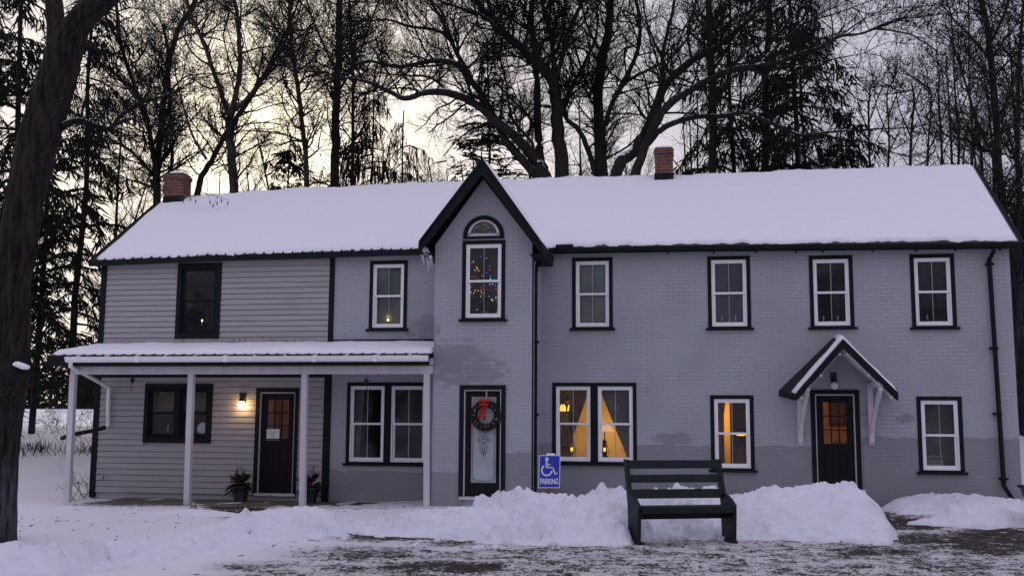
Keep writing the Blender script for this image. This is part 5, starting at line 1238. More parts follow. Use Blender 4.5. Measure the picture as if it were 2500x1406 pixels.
# dry grass and weeds along the far bank on the left, twigs on the lawn
mb = MB()
def blade(p, h, lean):
    a = random.uniform(0, 2*PI); d = Vector((math.cos(a)*lean, math.sin(a)*lean, h)); s = Vector((-math.sin(a), math.cos(a), 0))*.011; p = Vector(p); m = p+d*.5+Vector((0, 0, h*.08)); mb.add([p-s, p+s, m+s*.8, m-s*.8], [(0, 1, 2, 3)]); mb.add([m-s*.8, m+s*.8, p+d], [(0, 1, 2)])
for k in range(1500):
    x = random.uniform(-26, -12.6); y = 27.2+.06*(x+19)**2*.2+random.gauss(0, .45)+.8*fbm(x*.5, 3)
    h = random.uniform(.08, .30)*(1.3 if fbm(x*.8, y*.8) > 0 else .6); blade((x, y, base_h(x, y)-.02), h, random.uniform(.02, .3))
tag(mb.build('dry_grass', MAT['grass'], None), 'dry brown grass and weeds along the snowy bank left of the house', 'grass', None, 'stuff')
# ------------------------------------------------------------------ trees
class Sticks:
    """tapering tubes gathered by size, written out as one mesh"""
    def __init__(s): s.g = {}
    def add(s, P, R):
        r = R[0]; n = 10 if r > .12 else 7 if r > .05 else 5 if r > .02 else 3
        s.g.setdefault((len(P), n), []).append((P, R))
    def mesh(s, name):
        VV, FF, o = [], [], 0
        for (k, n), L_ in s.g.items():
            P = np.array([a for a, b in L_], float); R = np.array([b for a, b in L_], float)          # B,k,3
            T = np.gradient(P, axis=1); T /= np.linalg.norm(T, axis=2, keepdims=True)+1e-9
            ref = np.where(np.abs(T[:, :1, 2:3]) > .85, np.array([1., 0, 0]), np.array([0, 0, 1.])); A = np.cross(T, np.broadcast_to(ref, T.shape)); A /= np.linalg.norm(A, axis=2, keepdims=True)+1e-9
            Bn = np.cross(T, A); w = 2*PI*np.arange(n)/n
            ring = P[:, :, None]+R[:, :, None, None]*(A[:, :, None]*np.cos(w)[:, None]+Bn[:, :, None]*np.sin(w)[:, None])
            B = len(P); VV.append(ring.reshape(-1, 3)); idx = np.arange(B*k*n).reshape(B, k, n)+o
            q = np.stack([idx[:, :-1], np.roll(idx[:, :-1], -1, 2), np.roll(idx[:, 1:], -1, 2), idx[:, 1:]], -1); FF.append(q.reshape(-1, 4)); o += B*k*n
        if not VV: return None
        return npmesh(name, np.concatenate(VV), np.concatenate(FF))
def quads_mesh(name, Q):
    Q = np.asarray(Q, float).reshape(-1, 3); return npmesh(name, Q, np.arange(len(Q)).reshape(-1, 4))
def smooth_line(P, n):
    P = np.asarray(P, float); k = len(P); t = np.linspace(0, k-1, n); out = []
    for a in t:
        i = min(int(a), k-2); u = a-i; p0, p1, p2, p3 = P[max(i-1, 0)], P[i], P[i+1], P[min(i+2, k-1)]
        out.append(.5*((2*p1)+(p2-p0)*u+(2*p0-5*p1+4*p2-p3)*u*u+(3*p1-p0-3*p2+p3)*u**3))
    return np.array(out)
def unit(v): return v/(np.linalg.norm(v)+1e-9)
def grow(S, Q, rnd, p, d, Ln, r, lv, up=.25, droop=0.0, leaf=0.0, dens=1.0, spread=.8):
    """one branch and its children; lv counts down to the twigs"""
    n = 6 if lv >= 2 else 5 if lv == 1 else 4
    P = [p]; D = d; st = Ln/(n-1); wob = .30 if lv else .40
    for i in range(n-1):
        D = unit(D+np.array([rnd.gauss(0, wob), rnd.gauss(0, wob), rnd.gauss(0, wob)+up*.35-droop*.4])*.75); P.append(P[-1]+D*st)
    P = np.array(P); r1 = r*(.35 if lv else .45); R = np.linspace(r, r1, n); S.add(P, R)
    if lv <= 0:
        if leaf and rnd.random() < leaf:
            for _ in range(rnd.randint(1, 3)):
                c = P[-1]+np.array([rnd.gauss(0, .05), rnd.gauss(0, .05), rnd.gauss(-.04, .05)]); a = unit(np.array([rnd.gauss(0, 1), rnd.gauss(0, 1), rnd.gauss(-.6, 1)]))*rnd.uniform(.03, .075); b = unit(np.cross(a, [rnd.random(), rnd.random(), .3]))*rnd.uniform(.012, .03)
                Q += [c-b, c+a*.5-b*1.2, c+a, c+b]
        return
    m = max(2, int(Ln*dens*{3: 3.0, 2: 4.6, 1: 6.6}[lv]+rnd.random()))
    for i in range(m):
        t = rnd.uniform(.18, 1.0)*(n-1); j = min(int(t), n-2); q = P[j]+(P[j+1]-P[j])*(t-j); tg = unit(P[j+1]-P[j])
        o = unit(np.cross(tg, np.array([rnd.gauss(0, 1), rnd.gauss(0, 1), rnd.gauss(0, 1)]))); nd = unit(tg*rnd.uniform(.45, 1.0)+o*spread+np.array([0, 0, up-droop]))
        f = 1-.55*t/(n-1); grow(S, Q, rnd, q, nd, Ln*rnd.uniform(.32, .58)*f+.12, max(.0045, r*.5*f), lv-1, up, droop, leaf, dens, spread)
def tree(name, label, Y, limbs, seed, mat='bark', leaf=0.0, dens=1.0, up=.22, droop=0.0, sub=2, gl=2.2, snow=False, group=None, base=True, ext=True, cat='tree'):
    """limbs: [(photo points, half width at start, at end)] set out at distance Y with their own drift in depth"""
    rnd = random.Random(seed); S = Sticks(); T = Sticks(); Q = []; SN = Sticks(); lo = None
    for li, lb in enumerate(limbs):
        pts, w0, w1 = lb[0], lb[1], lb[2]; dr = lb[3] if len(lb) > 3 else rnd.uniform(-1.5, 1.5)
        k = len(pts); W = []
        for i, q in enumerate(pts):
            s = i/max(1, k-1); W.append(U(q[0], q[1], Y+dr*s+(.25*math.sin(i*1.7+li) if 0 < i < k-1 else 0)))
        r0, r1 = w0*Y/FPX, w1*Y/FPX
        if li == 0 and base:
            b = W[0].copy(); d = unit(W[1]-W[0]) if k > 1 else np.array([0, 0, 1.]); gz = base_h(b[0], b[1]); h = b[2]-gz+.2
            sl = max(-.25, min(.25, d[0]/max(.3, d[2]))); W = [np.array([b[0]-sl*h*.6, b[1], gz-.2]), np.array([b[0]-sl*h*.32, b[1], gz+h*.45])]+W
            lo = W[0]; k += 2; r0 *= 1.25
        n = max(8, k*4); P = smooth_line(W, n); R = np.linspace(r0, r1, n)
        P[1:-1, :] += np.array([[rnd.gauss(0, .25), rnd.gauss(0, .25), 0] for _ in range(n-2)])*R[1:-1, None]*.6
        T.add(P, R)
        if snow:
            for i in range(1, n-2):
                d = unit(P[i+1]-P[i])
                if abs(d[2]) < .86 and fbm(P[i][0]*1.3+li, P[i][2]*1.3, seed) > -.12 and R[i] > .012: 
                    seg = [P[i]+(P[i+1]-P[i])*s+np.array([0, -R[i]*.25, R[i]*.72]) for s in (-.1, .35, .75, 1.1)]; rr = R[i]*.52; SN.add(np.array(seg), np.array([rr*.3, rr, rr, rr*.3]))
        Lt = np.linalg.norm(np.diff(P, axis=0), axis=1).sum(); m = int(Lt*dens*2.9); first = .22 if li == 0 and base else .08
        for i in range(m):
            s = rnd.uniform(first, 1)**.8; j = min(int(s*(n-1)), n-2); q = P[j]; tg = unit(P[j+1]-P[j]); vis = q[2] > 5.2
            if not vis and rnd.random() < .7: continue
            o = unit(np.cross(tg, np.array([rnd.gauss(0, 1), rnd.gauss(0, 1), rnd.gauss(0, 1)]))); nd = unit(tg*rnd.uniform(.2, .9)+o*.9+np.array([0, 0, up-droop]))
            ll = gl*rnd.uniform(.5, 1.15)*(1-.35*s); rr = min(R[j]*.5, .012+.011*ll); grow(S, Q, rnd, q, nd, ll, max(.009, rr), sub, up, droop, leaf, dens)
        if ext:   # the limb goes on beyond its last traced point
            for i in range(3 if (w1 < 3 or pts[-1][1] < 30) else 0):
                d = unit(P[-1]-P[-3]); nd = unit(d+np.array([rnd.gauss(0, .35), rnd.gauss(0, .35), rnd.gauss(.1, .3)])); grow(S, Q, rnd, P[-1], nd, gl*rnd.uniform(.6, 1.2), r1*.8+.006, sub, up, droop, leaf, dens)
    if lo is None: lo = np.array([*U(*limbs[0][0][0], Y)[:2], 0])
    t = thing(name, label, cat, (lo[0], lo[1], lo[2]+.2), group)
    place(T.mesh('trunk'), 'trunk', MAT[mat], t, True)
    me = S.mesh('branches'); 
    if me: place(me, 'branches', MAT['bark_dark' if mat != 'bark_pale' else 'bark'], t, True)
    if Q: place(quads_mesh('dead_leaves', Q), 'dead_leaves', MAT['seed'], t)
    if SN.g: place(SN.mesh('branch_snow'), 'branch_snow', MAT['snow'], t, True)
    return t
def conifer(name, label, px, Y, top, rad, seed, w=9, dens=1.0, droop=.5, zlow=2.0, hang=.16, keep=None, group=None, lean=0.0, fine=1.0):
    """px: photo column of the trunk at roof level; top: world height"""
    rnd = random.Random(seed); b = U(px, 450, Y); x0 = b[0]; gz = base_h(x0, Y); H = top-gz; r = w*Y/FPX
    t = thing(name, label, 'tree', (x0, Y, gz), group); T = Sticks(); zz = np.linspace(-.2, H, 12)
    T.add(np.array([[x0+lean*h+.06*math.sin(h*.8+seed), Y+.05*math.sin(h), gz+h] for h in zz]), np.linspace(r*1.15, .02, 12)); S = Sticks(); Q = []
    h = zlow; 
    while h < H*.985:
        for k in range(rnd.randint(1, 4)):
            a = rnd.uniform(0, 2*PI); f = 1-h/H; ln = rad*(f**.7)*rnd.choice((.25, .4, .6, .8, 1.0, 1.15))*rnd.uniform(.8, 1.15)+.25
            if keep and not keep(a, h): continue
            n = 7; P = []; dz = droop*rnd.uniform(.1, 1.9); bend = rnd.uniform(-.5, .5); big = rnd.uniform(.6, 1.7)
            for i in range(n):
                s = i/(n-1); P.append(np.array([x0+lean*h+ln*s*math.cos(a)+.05*rnd.gauss(0, 1)*s, Y+ln*s*math.sin(a), gz+h+.12*rnd.gauss(0, 1)*s-dz*ln*s*s*1.1+.30*ln*max(0, s-.72)+bend*.2*ln*math.sin(s*3)]))
            P = np.array(P); S.add(P, np.linspace(.012+.012*ln, .004, n))
            m = int(ln*62*dens)
            for _ in range(m):
                s = rnd.uniform(.12, 1)**.75*(n-1); j = min(int(s), n-2); q = P[j]+(P[j+1]-P[j])*(s-j); side = np.array([-math.sin(a), math.cos(a), 0])*rnd.gauss(0, .17)*(1+ln*.25)
                c = q+side*rnd.random(); v = np.array([side[0]*.7+rnd.gauss(0, .05)+math.cos(a)*.05, side[1]*.7+rnd.gauss(0, .05)+math.sin(a)*.05, -hang*big*rnd.uniform(.3, 1.9)]); wd = unit(np.cross(v, [rnd.gauss(0, 1), rnd.gauss(0, 1), .2]))*rnd.uniform(.010, .030)*fine
                Q += [c-wd, c+v*.5-wd*1.3, c+v, c+wd]
        h += rnd.uniform(.08, .30)/max(.5, dens)
    place(T.mesh('trunk'), 'trunk', MAT['bark_dark'], t, True); place(S.mesh('boughs'), 'boughs', MAT['bark_dark'], t, True); place(quads_mesh('needles', Q), 'needles', MAT['needle_dark'], t)
    return t

# the old locust in the left foreground, modelled from its own outline at its own distance
def locust():
    Y = 12.5; t = thing('old_tree', 'massive dark leaning tree trunk with deeply furrowed bark at the left edge', 'tree', (G(-12, 1325)[0], Y, -.1)); mb = MB()
    def trunk(pts, sides=72, per=16, seed=0, cap=True):
        P = smooth_line([U(x, y, Y+dy) for x, y, w, dy in pts], per*len(pts)); R = np.interp(np.linspace(0, len(pts)-1, len(P)), range(len(pts)), [w*Y/FPX for x, y, w, dy in pts])
        V = []; A = np.array([1., 0, 0])
        for i, p in enumerate(P):
            tg = unit(P[min(i+1, len(P)-1)]-P[max(i-1, 0)]); A = unit(A-tg*(A@tg)); B = np.cross(tg, A)
            for j in range(sides):
                w = 2*PI*j/sides; tw = w+p[2]*.22; fur = 1-abs(noise.noise((math.cos(tw)*5.5, math.sin(tw)*5.5, p[2]*.8+seed)))*2.2; fur2 = 1-abs(noise.noise((math.cos(tw)*11, math.sin(tw)*11, p[2]*1.7+seed+3)))*2.2
                rr = R[i]*(.97+.045*fur+.025*fur2)*(1+.075*noise.noise((math.cos(tw)*2.6, math.sin(tw)*2.6, p[2]*.5+seed))+.05*noise.noise((math.cos(tw)*7, math.sin(tw)*7, p[2]*.9+seed))+.02*noise.noise((w*4, p[2]*5, 1)))
                V.append(p+rr*(A*math.cos(w)+B*math.sin(w)))
        k = len(P); F = [(i*sides+j, i*sides+(j+1) % sides, (i+1)*sides+(j+1) % sides, (i+1)*sides+j) for i in range(k-1) for j in range(sides)]+[tuple(range((k-1)*sides, k*sides))]
        mb.add(V, F)
    trunk([(-14, 1350, 58, 0), (-11, 1300, 51, 0), (-6, 1180, 47, 0), (2, 1080, 46, 0), (14, 980, 48, 0), (24, 890, 50, 0), (28, 800, 47, 0), (30, 700, 45, 0), (44, 598, 48, 0), (58, 498, 49, 0), (74, 420, 51, 0), (91, 348, 53, 0), (113, 275, 53, 0), (136, 199, 51, 0), (160, 124, 45, 0), (193, 55, 35, -.05), (248, 0, 34, -.1), (300, -50, 31, -.2), (380, -130, 28, -.3)])
    trunk([(128, 205, 34, .15), (136, 150, 31, .25), (138, 80, 26, .4), (131, 0, 24, .5), (122, -90, 21, .6), (110, -220, 18, .8)], 40, 10, 4)
    trunk([(12, 985, 44, -.02), (18, 950, 47, -.14), (26, 915, 47, -.27), (29, 895, 45, -.33)], 56, 9, 9)
    mb.build('trunk', MAT['big_bark'], t, True)
    S = Sticks(); N_ = Sticks(); rnd = random.Random(3); Q = []
    def limb(pts, w0, w1, dr, sub=1, snow=True, dens=1):
        k = len(pts); W = [U(x, y, Y+dr*i/(k-1)) for i, (x, y) in enumerate(pts)]; n = k*4; P = smooth_line(W, n); R = np.linspace(w0*Y/FPX, w1*Y/FPX, n)
        S.add(P, R)
        for i in range(1, n-1):
            d = unit(P[i+1]-P[i])
            if snow and abs(d[2]) < .7 and fbm(P[i][0]*5, P[i][2]*3, 4) > -.15: N_.add(np.array([P[i]+(P[i+1]-P[i])*s+np.array([0, -.2*R[i], R[i]*.72]) for s in (-.1, .35, .75, 1.1)]), np.array([.15, .5, .5, .15])*R[i])
        for i in range(int(n*1.1*dens)):
            j = rnd.randint(n//4, n-2); o = unit(np.array([rnd.gauss(0, 1), rnd.gauss(0, 1), rnd.gauss(0, 1)])); grow(S, Q, rnd, P[j], unit(unit(P[j+1]-P[j])*.6+o*.8), rnd.uniform(.3, .85), max(.006, R[j]*.4), sub, .15, 0, .25, 1.5)
    limb([(150, 312), (172, 300), (196, 296), (232, 307), (268, 314), (298, 281), (348, 250), (398, 236), (450, 215)], 11, 3, .8)
    limb([(268, 312), (320, 290), (330, 305)], 6, 4, .2, 1, True, .3)
    limb([(250, 0), (300, -60), (420, -120), (560, -160)], 16, 6, 1.0); 
    place(S.mesh('branches'), 'branches', MAT['bark_dark'], t, True); place(N_.mesh('branch_snow'), 'branch_snow', MAT['snow'], t, True)
    if Q: place(quads_mesh('dead_leaves', Q), 'dead_leaves', MAT['seed'], t)
    c = U(52, 894, Y-.36); mb2 = MB(); mb2.v = []; mb2.ball((0, 0, 0), .105, 18, 8, .42); mb2.v = [(c[0]+v[0]*1.0, c[1]+v[1]*1.0, c[2]+.005+max(-.03, v[2])+.016*noise.noise((v[0]*9, v[1]*9, 2))-.22*v[0]) for v in mb2.v]; c = U(10, 902, Y-.33); k0 = len(mb2.v); mb2.ball((c[0], c[1], c[2]), .055, 12, 6, .5); mb2.build('stub_snow', MAT['snow'], t, True)
locust()

# left side conifers
conifer('spruce_tree', 'tall dense dark spruce behind the leaning trunk at the left edge', 28, 24, 19, 3.4, 1, 11, .72, .55, 3.4)
conifer('spruce_tree', 'ragged dark spruce with a bare lower trunk just left of the house gable', 205, 27, 17, 3.2, 2, 10, .66, .60, 3.6)
conifer('spruce_tree', 'slender spruce standing in front of the snowy field at the far left', -60, 29, 18, 3.6, 3, 10, .7, .5, 3.4)
conifer('spruce_tree', 'drooping feathery spruce between the leaning trunk and the house gable', 118, 31, 15, 3.2, 4, 8, .6, .65, 4.2)

# bare trees behind the left wing
tree('maple_tree', 'dark many stemmed bare tree rising behind the left chimney', 29, [
    ([(383, 500), (383, 398), (400, 249), (425, 100), (478, 0), (500, -70)], 10, 5, .5),
    ([(386, 440), (360, 310), (325, 200), (295, 110), (283, 0), (275, -60)], 7, 4), ([(400, 440), (420, 400), (416, 280), (412, 160), (398, 60)], 6, 3),
    ([(372, 425), (320, 370), (250, 330), (200, 300)], 5, 2), ([(365, 300), (330, 220), (250, 160), (215, 120)], 4, 2), ([(405, 240), (450, 190), (520, 180)], 3.5, 1.5)], 21, leaf=.35, dens=1.5)
tree('maple_tree', 'leaning bare tree crossing the bright sky right of the left chimney', 30, [([(480, 470), (518, 393), (553, 324), (612, 239), (662, 164), (697, 100), (715, 40)], 8, 3), ([(553, 324), (600, 305), (640, 300)], 3, 1), ([(612, 239), (650, 225), (690, 190)], 3, 1)], 22, dens=.8)
tree('birch_tree', 'pale trunked bare tree forking against the brightest part of the sky', 27, [([(573, 470), (563, 349), (560, 289)], 11, 10, .1), ([(560, 289), (518, 164), (488, 85), (463, 30), (450, -40)], 7, 3.5, .4), ([(560, 285), (583, 199), (585, 100), (573, 0), (570, -60)], 8, 4, -.4),
    ([(562, 280), (622, 219), (662, 149), (707, 60), (730, 0)], 6, 2.5), ([(518, 164), (470, 130), (440, 70)], 3.5, 1.5), ([(505, 390), (470, 330), (445, 250), (430, 190)], 4, 1.5), ([(583, 199), (560, 150), (545, 90)], 3, 1.5)], 23, 'bark_pale', dens=1.3)
tree('aspen_tree', 'slim straight bare tree right of the bright glow with few side branches', 28, [([(752, 465), (742, 339), (727, 214), (712, 100), (707, 0), (700, -70)], 7, 4, .2), ([(727, 214), (760, 150), (790, 90)], 3, 1), ([(715, 120), (680, 60), (650, 20)], 3, 1), ([(740, 300), (705, 230), (690, 190)], 2.5, 1)], 24, 'bark_pale', leaf=.15, dens=1.35)
tree('maple_tree', 'thick straight dark trunk with leafy tufts left of the pointed gable', 29, [([(817, 465), (820, 300), (826, 150), (830, 0), (832, -80)], 11, 7, .2), ([(822, 230), (870, 150), (900, 70), (925, 0)], 4, 2), ([(823, 180), (790, 110), (760, 40)], 4, 2), ([(820, 260), (790, 200), (765, 170)], 3, 1.5)], 25, leaf=.5, dens=1.3)
tree('aspen_tree', 'thin pole like trunk close to the thick dark trunk left of the pointed gable', 31, [([(860, 460), (862, 209), (858, 100), (850, -40)], 5, 3, .1), ([(862, 209), (900, 160), (930, 90)], 2.5, 1)], 26, leaf=.4, dens=.9)
conifer('spruce_tree', 'low bushy spruce above the roof between the glow and the pointed gable', 705, 31, 10.6, 3.0, 5, 6, 1.1, .35, 3.0, hang=.12)
conifer('larch_tree', 'larch with weeping curtains of twigs left of the pointed gable', 905, 32, 12.6, 3.6, 6, 6, .48, .75, 3.0, hang=.42, fine=.75)
conifer('larch_tree', 'smaller larch with weeping twigs just left of the pointed gable', 985, 33, 11.8, 2.8, 16, 5, .42, .7, 3.2, hang=.40, fine=.75)

# the spreading oak and its neighbours behind the middle
tree('oak_tree', 'wide spreading bare oak with arching snow dusted limbs behind the pointed gable', 27, [
    ([(1373, 440), (1363, 319), (1353, 219), (1328, 169), (1278, 124), (1228, 80), (1193, 45), (1163, 0), (1140, -40)], 17, 6, .6),
    ([(1335, 440), (1298, 378), (1263, 339), (1213, 294), (1159, 254), (1099, 229), (1039, 227), (989, 241), (939, 219), (890, 199), (830, 189)], 15, 2.5, -2.2),
    ([(1320, 440), (1285, 400), (1235, 345), (1213, 299), (1149, 194), (1119, 159), (1064, 149), (1010, 158), (964, 164), (900, 150), (860, 160)], 12, 2, -1.2),
    ([(1149, 194), (1099, 100), (1064, 75), (999, 65), (949, 50), (900, 52)], 6, 2, 1.0), ([(1119, 139), (1079, 50), (1049, 0), (1035, -40)], 5, 2.5),
    ([(1223, 75), (1178, 40), (1124, 20), (1079, 5), (1030, -20)], 5, 2), ([(1335, 430), (1318, 378), (1313, 299), (1308, 149), (1298, 50), (1303, -40)], 12, 7, .8),
    ([(1355, 205), (1348, 100), (1328, 30), (1318, -40)], 8, 4), ([(1358, 190), (1378, 124), (1388, 75), (1418, 15), (1430, -30)], 7, 4),
    ([(1290, 395), (1300, 350), (1250, 290), (1235, 200), (1220, 140)], 5, 2), ([(1099, 229), (1050, 190), (985, 185), (930, 178)], 4, 1.5), ([(1039, 227), (980, 215), (900, 225), (850, 230)], 3, 1.2),
    ([(1278, 124), (1290, 60), (1270, 0)], 5, 2.5), ([(1159, 254), (1130, 180), (1090, 130), (1050, 110)], 4, 1.5)], 31, snow=True, dens=1.5, gl=2.4)
tree('oak_tree', 'stout dark bare trunk straight behind the roof, left of the right chimney', 28, [
    ([(1467, 440), (1462, 319), (1462, 199), (1487, 75), (1492, 0), (1495, -60)], 15, 8, .4), ([(1455, 430), (1447, 398), (1418, 324), (1378, 279), (1398, 209), (1423, 164), (1452, 100), (1460, 50)], 8, 2.5, -.8),
    ([(1497, 239), (1532, 199), (1567, 179), (1607, 159), (1650, 130)], 6, 2), ([(1470, 330), (1487, 269), (1522, 199), (1557, 124), (1562, 50), (1547, -20)], 7, 4), ([(1475, 140), (1440, 80), (1420, 20)], 4, 2), ([(1462, 240), (1430, 200), (1400, 100), (1385, 40)], 4, 2)], 32, snow=True, dens=1.4)
tree('oak_tree', 'low forked oak with long snow covered limbs sweeping right over the right chimney', 26, [
    ([(1500, 440), (1547, 373), (1587, 299), (1617, 219), (1640, 189), (1690, 149), (1750, 115), (1800, 75), (1850, 25), (1890, -30)], 14, 4, 1.0),
    ([(1545, 440), (1577, 358), (1610, 284), (1655, 239), (1715, 204), (1780, 174), (1850, 162), (1900, 154), (1948, 134), (1998, 119), (2048, 90), (2098, 84), (2140, 70)], 12, 2.2, -1.5),
    ([(1577, 358), (1608, 322), (1650, 299), (1700, 286), (1764, 284), (1819, 276), (1879, 299), (1923, 318), (1963, 331), (2023, 323), (2098, 318)], 8, 2, -1.0),
    ([(1617, 219), (1620, 120), (1640, 40), (1650, -30)], 6, 3), ([(1690, 149), (1680, 80), (1700, 10)], 4, 2), ([(1850, 162), (1900, 110), (1960, 60), (2020, 40), (2080, 20)], 4, 1.5), ([(1948, 134), (2000, 150), (2060, 140), (2110, 130)], 3, 1), ([(2048, 90), (2090, 60), (2125, 40)], 3, 1), ([(1780, 174), (1830, 120), (1900, 80), (1950, 30)], 4, 1.5),
    ([(1640, 189), (1600, 110), (1575, 40), (1570, -20)], 4, 2)], 33, snow=True, dens=1.25, gl=2.2)
conifer('pine_tree', 'ragged pine with tufted boughs seen through the oak above the pointed gable', 1190, 31, 13.4, 2.5, 7, 6, .95, -.15, 4.0, hang=.05, fine=.9)
tree('maple_tree', 'straight dark trunk just right of the right chimney', 30, [([(1739, 430), (1739, 199), (1729, 0), (1727, -60)], 10, 7, .2), ([(1738, 260), (1700, 180), (1680, 110)], 3, 1.5), ([(1737, 180), (1780, 110), (1810, 40)], 4, 2), ([(1733, 90), (1700, 40), (1690, 0)], 3, 2)], 34, dens=.9)
tree('maple_tree', 'twin stemmed dark tree among the spruces right of the right chimney', 31, [([(1869, 425), (1869, 199), (1878, 50), (1880, -60)], 9, 6, .2), ([(1850, 425), (1844, 413), (1814, 338), (1789, 279), (1775, 200)], 5, 2), ([(1870, 220), (1920, 140), (1950, 60)], 4, 2), ([(1870, 150), (1830, 80), (1820, 10)], 4, 2)], 35, dens=.9)
conifer('spruce_tree', 'big dark spruce with drooping boughs above the right half of the roof', 1945, 30, 17.5, 3.6, 8, 9, .85, .50, 3.4, hang=.2)
conifer('spruce_tree', 'dark spruce partly hidden behind the oak limbs right of the right chimney', 1790, 33, 17.5, 3.0, 9, 8, .6, .45, 4.0, hang=.2)
conifer('spruce_tree', 'short ragged spruce low behind the roof near its right end', 2060, 32, 11.0, 2.6, 10, 6, .8, .45, 3.6, hang=.18)
# the thicket at the right
TH = [(2125, 33, 6.0, 1), (2168, 35, 4.5, 2), (2222, 33, 7, 3), (2262, 36, 5, 4), (2300, 34, 6, 5), (2338, 33, 6, 6), (2372, 37, 6, 7)]
TOPS = {2125: 215, 2168: 200, 2222: 225, 2262: 205, 2300: 165, 2338: 40, 2372: -60}
TL = ['slim bare tree standing nearest the dark spruce in the thicket beyond the roof', 'thin bare sapling second from the dark spruce in the thicket beyond the roof', 'slim bare tree below the clear patch of sky beyond the roof', 'thin bare tree just right of the clear patch of sky', 'upright bare tree with leafy tufts over the right end of the ridge', 'taller bare tree behind the right end of the ridge', 'tall twiggy bare tree left of the thick trunk near the right edge']
for (x, Y, w, s), lab in zip(TH, TL):
    tp = TOPS[x]; j = lambda a: x+a*random.uniform(-1, 1)
    tree('bare_tree', lab, Y, [([(x, 440), (j(6), 330), (j(12), 230), (j(16), tp)], w*.6, 1.6, .2), ([(x, 330), (x-28, 260), (x-36, 190)], 2, .8), ([(x, 290), (x+26, 220), (x+34, 150+tp*.3)], 2, .8), ([(x, 380), (x+22, 330), (x+38, 290)], 1.6, .7)], 50+s, leaf=.28, dens=.85, gl=1.25)
tree('maple_tree', 'tall thick dark trunk at the right beyond the gable end of the roof', 28, [([(2470, 640), (2446, 498), (2431, 299), (2416, 100), (2396, 0), (2385, -60)], 11, 4.5, .2), ([(2440, 420), (2400, 330), (2370, 250), (2350, 180)], 4, 1.5), ([(2431, 299), (2470, 220), (2490, 140)], 4, 1.5), ([(2420, 150), (2370, 90), (2330, 50), (2300, 10)], 4, 1.5), ([(2416, 110), (2450, 40), (2470, -20)], 4, 2), ([(2450, 500), (2490, 420), (2520, 350)], 4, 2), ([(2425, 220), (2390, 160), (2350, 120)], 3, 1)], 60, leaf=.5, dens=1.2)
tree('bare_tree', 'slim leafy tufted tree at the very right edge of the picture', 31, [([(2492, 760), (2488, 520), (2484, 300), (2490, 120), (2500, 0)], 6, 3, .2), ([(2486, 420), (2465, 340), (2455, 280)], 2.5, 1), ([(2484, 280), (2460, 200), (2440, 120)], 2.5, 1)], 61, leaf=.6, dens=1.3)
tree('bare_tree', 'dark leaning trunk low beside the right wall corner', 27, [([(2478, 860), (2486, 700), (2478, 600), (2492, 480)], 8, 4, .2), ([(2485, 690), (2500, 620), (2520, 560)], 4, 2)], 62, leaf=.3, dens=1.3)
tree('bare_tree', 'stout dark trunk on the snowy slope right of the house', 30, [([(2500, 1060), (2502, 860), (2500, 760)], 14, 9, .1), ([(2500, 880), (2485, 800), (2470, 760)], 4, 2)], 63, leaf=.2, dens=1.0)
# background trees: a few shapes repeated in the gaps, each turned and scaled
def backtree(seed, h=13, n=5):
    rnd = random.Random(seed); S = Sticks(); T = Sticks(); Q = []
    P = smooth_line([np.array([0, 0, -.3]), np.array([rnd.uniform(-.2, .2), 0, h*.3]), np.array([rnd.uniform(-.5, .5), rnd.uniform(-.4, .4), h*.65]), np.array([rnd.uniform(-.8, .8), rnd.uniform(-.6, .6), h])], 14); T.add(P, np.linspace(.13, .02, 14))
    for k in range(n*5):
        s = rnd.uniform(.25, 1); j = min(int(s*13), 12); a = rnd.uniform(0, 2*PI); grow(S, Q, rnd, P[j], unit(np.array([math.cos(a)*.8, math.sin(a)*.8, rnd.uniform(.3, 1.1)])), rnd.uniform(1.6, 3.6)*(1.15-.6*s), .035*(1.2-s)+.01, 2, .25, 0, .12, 1.0)
    t = thing('background_tree', 'x', 'tree'); place(T.mesh('trunk'), 'trunk', MAT['bark_dark'], t, True); place(S.mesh('branches'), 'branches', MAT['bark_dark'], t, True)
    if Q: place(quads_mesh('dead_leaves', Q), 'dead_leaves', MAT['seed'], t)
    return t
protos = [backtree(71), backtree(72, 12), backtree(73, 14), backtree(74, 11)]
rnd = random.Random(8)
BG = [(330, 38), (440, 40), (510, 36), (610, 41), (665, 38), (775, 40), (930, 38), (1030, 37), (1075, 40), (1130, 38), (1420, 37), (1540, 38), (1580, 41), (1660, 37), (1700, 40), (1825, 39), (1990, 38), (2090, 40), (2145, 42), (2200, 40), (2245, 43), (2285, 40), (2325, 42), (2405, 39), (2460, 41), (2515, 38), (290, 39), (1245, 40), (1500, 41), (1345, 39),
    (375, 42), (545, 44), (700, 43), (860, 42), (890, 36), (960, 43), (1005, 41), (1100, 43), (1170, 37), (1215, 44), (1285, 37), (1390, 43), (1455, 38), (1610, 44), (1765, 43), (1880, 42), (1935, 44), (2030, 42), (2110, 37), (2180, 44), (2305, 38), (2355, 44), (2385, 38), (2430, 44), (2490, 43),
    (885, 33), (940, 34), (975, 36), (1018, 33), (1052, 35), (1088, 34), (1120, 36), (620, 34), (660, 35), (715, 36), (790, 34), (540, 35), (475, 36), (1395, 34), (1520, 35), (1690, 34), (1815, 36), (1255, 34), (350, 36), (1160, 35)]
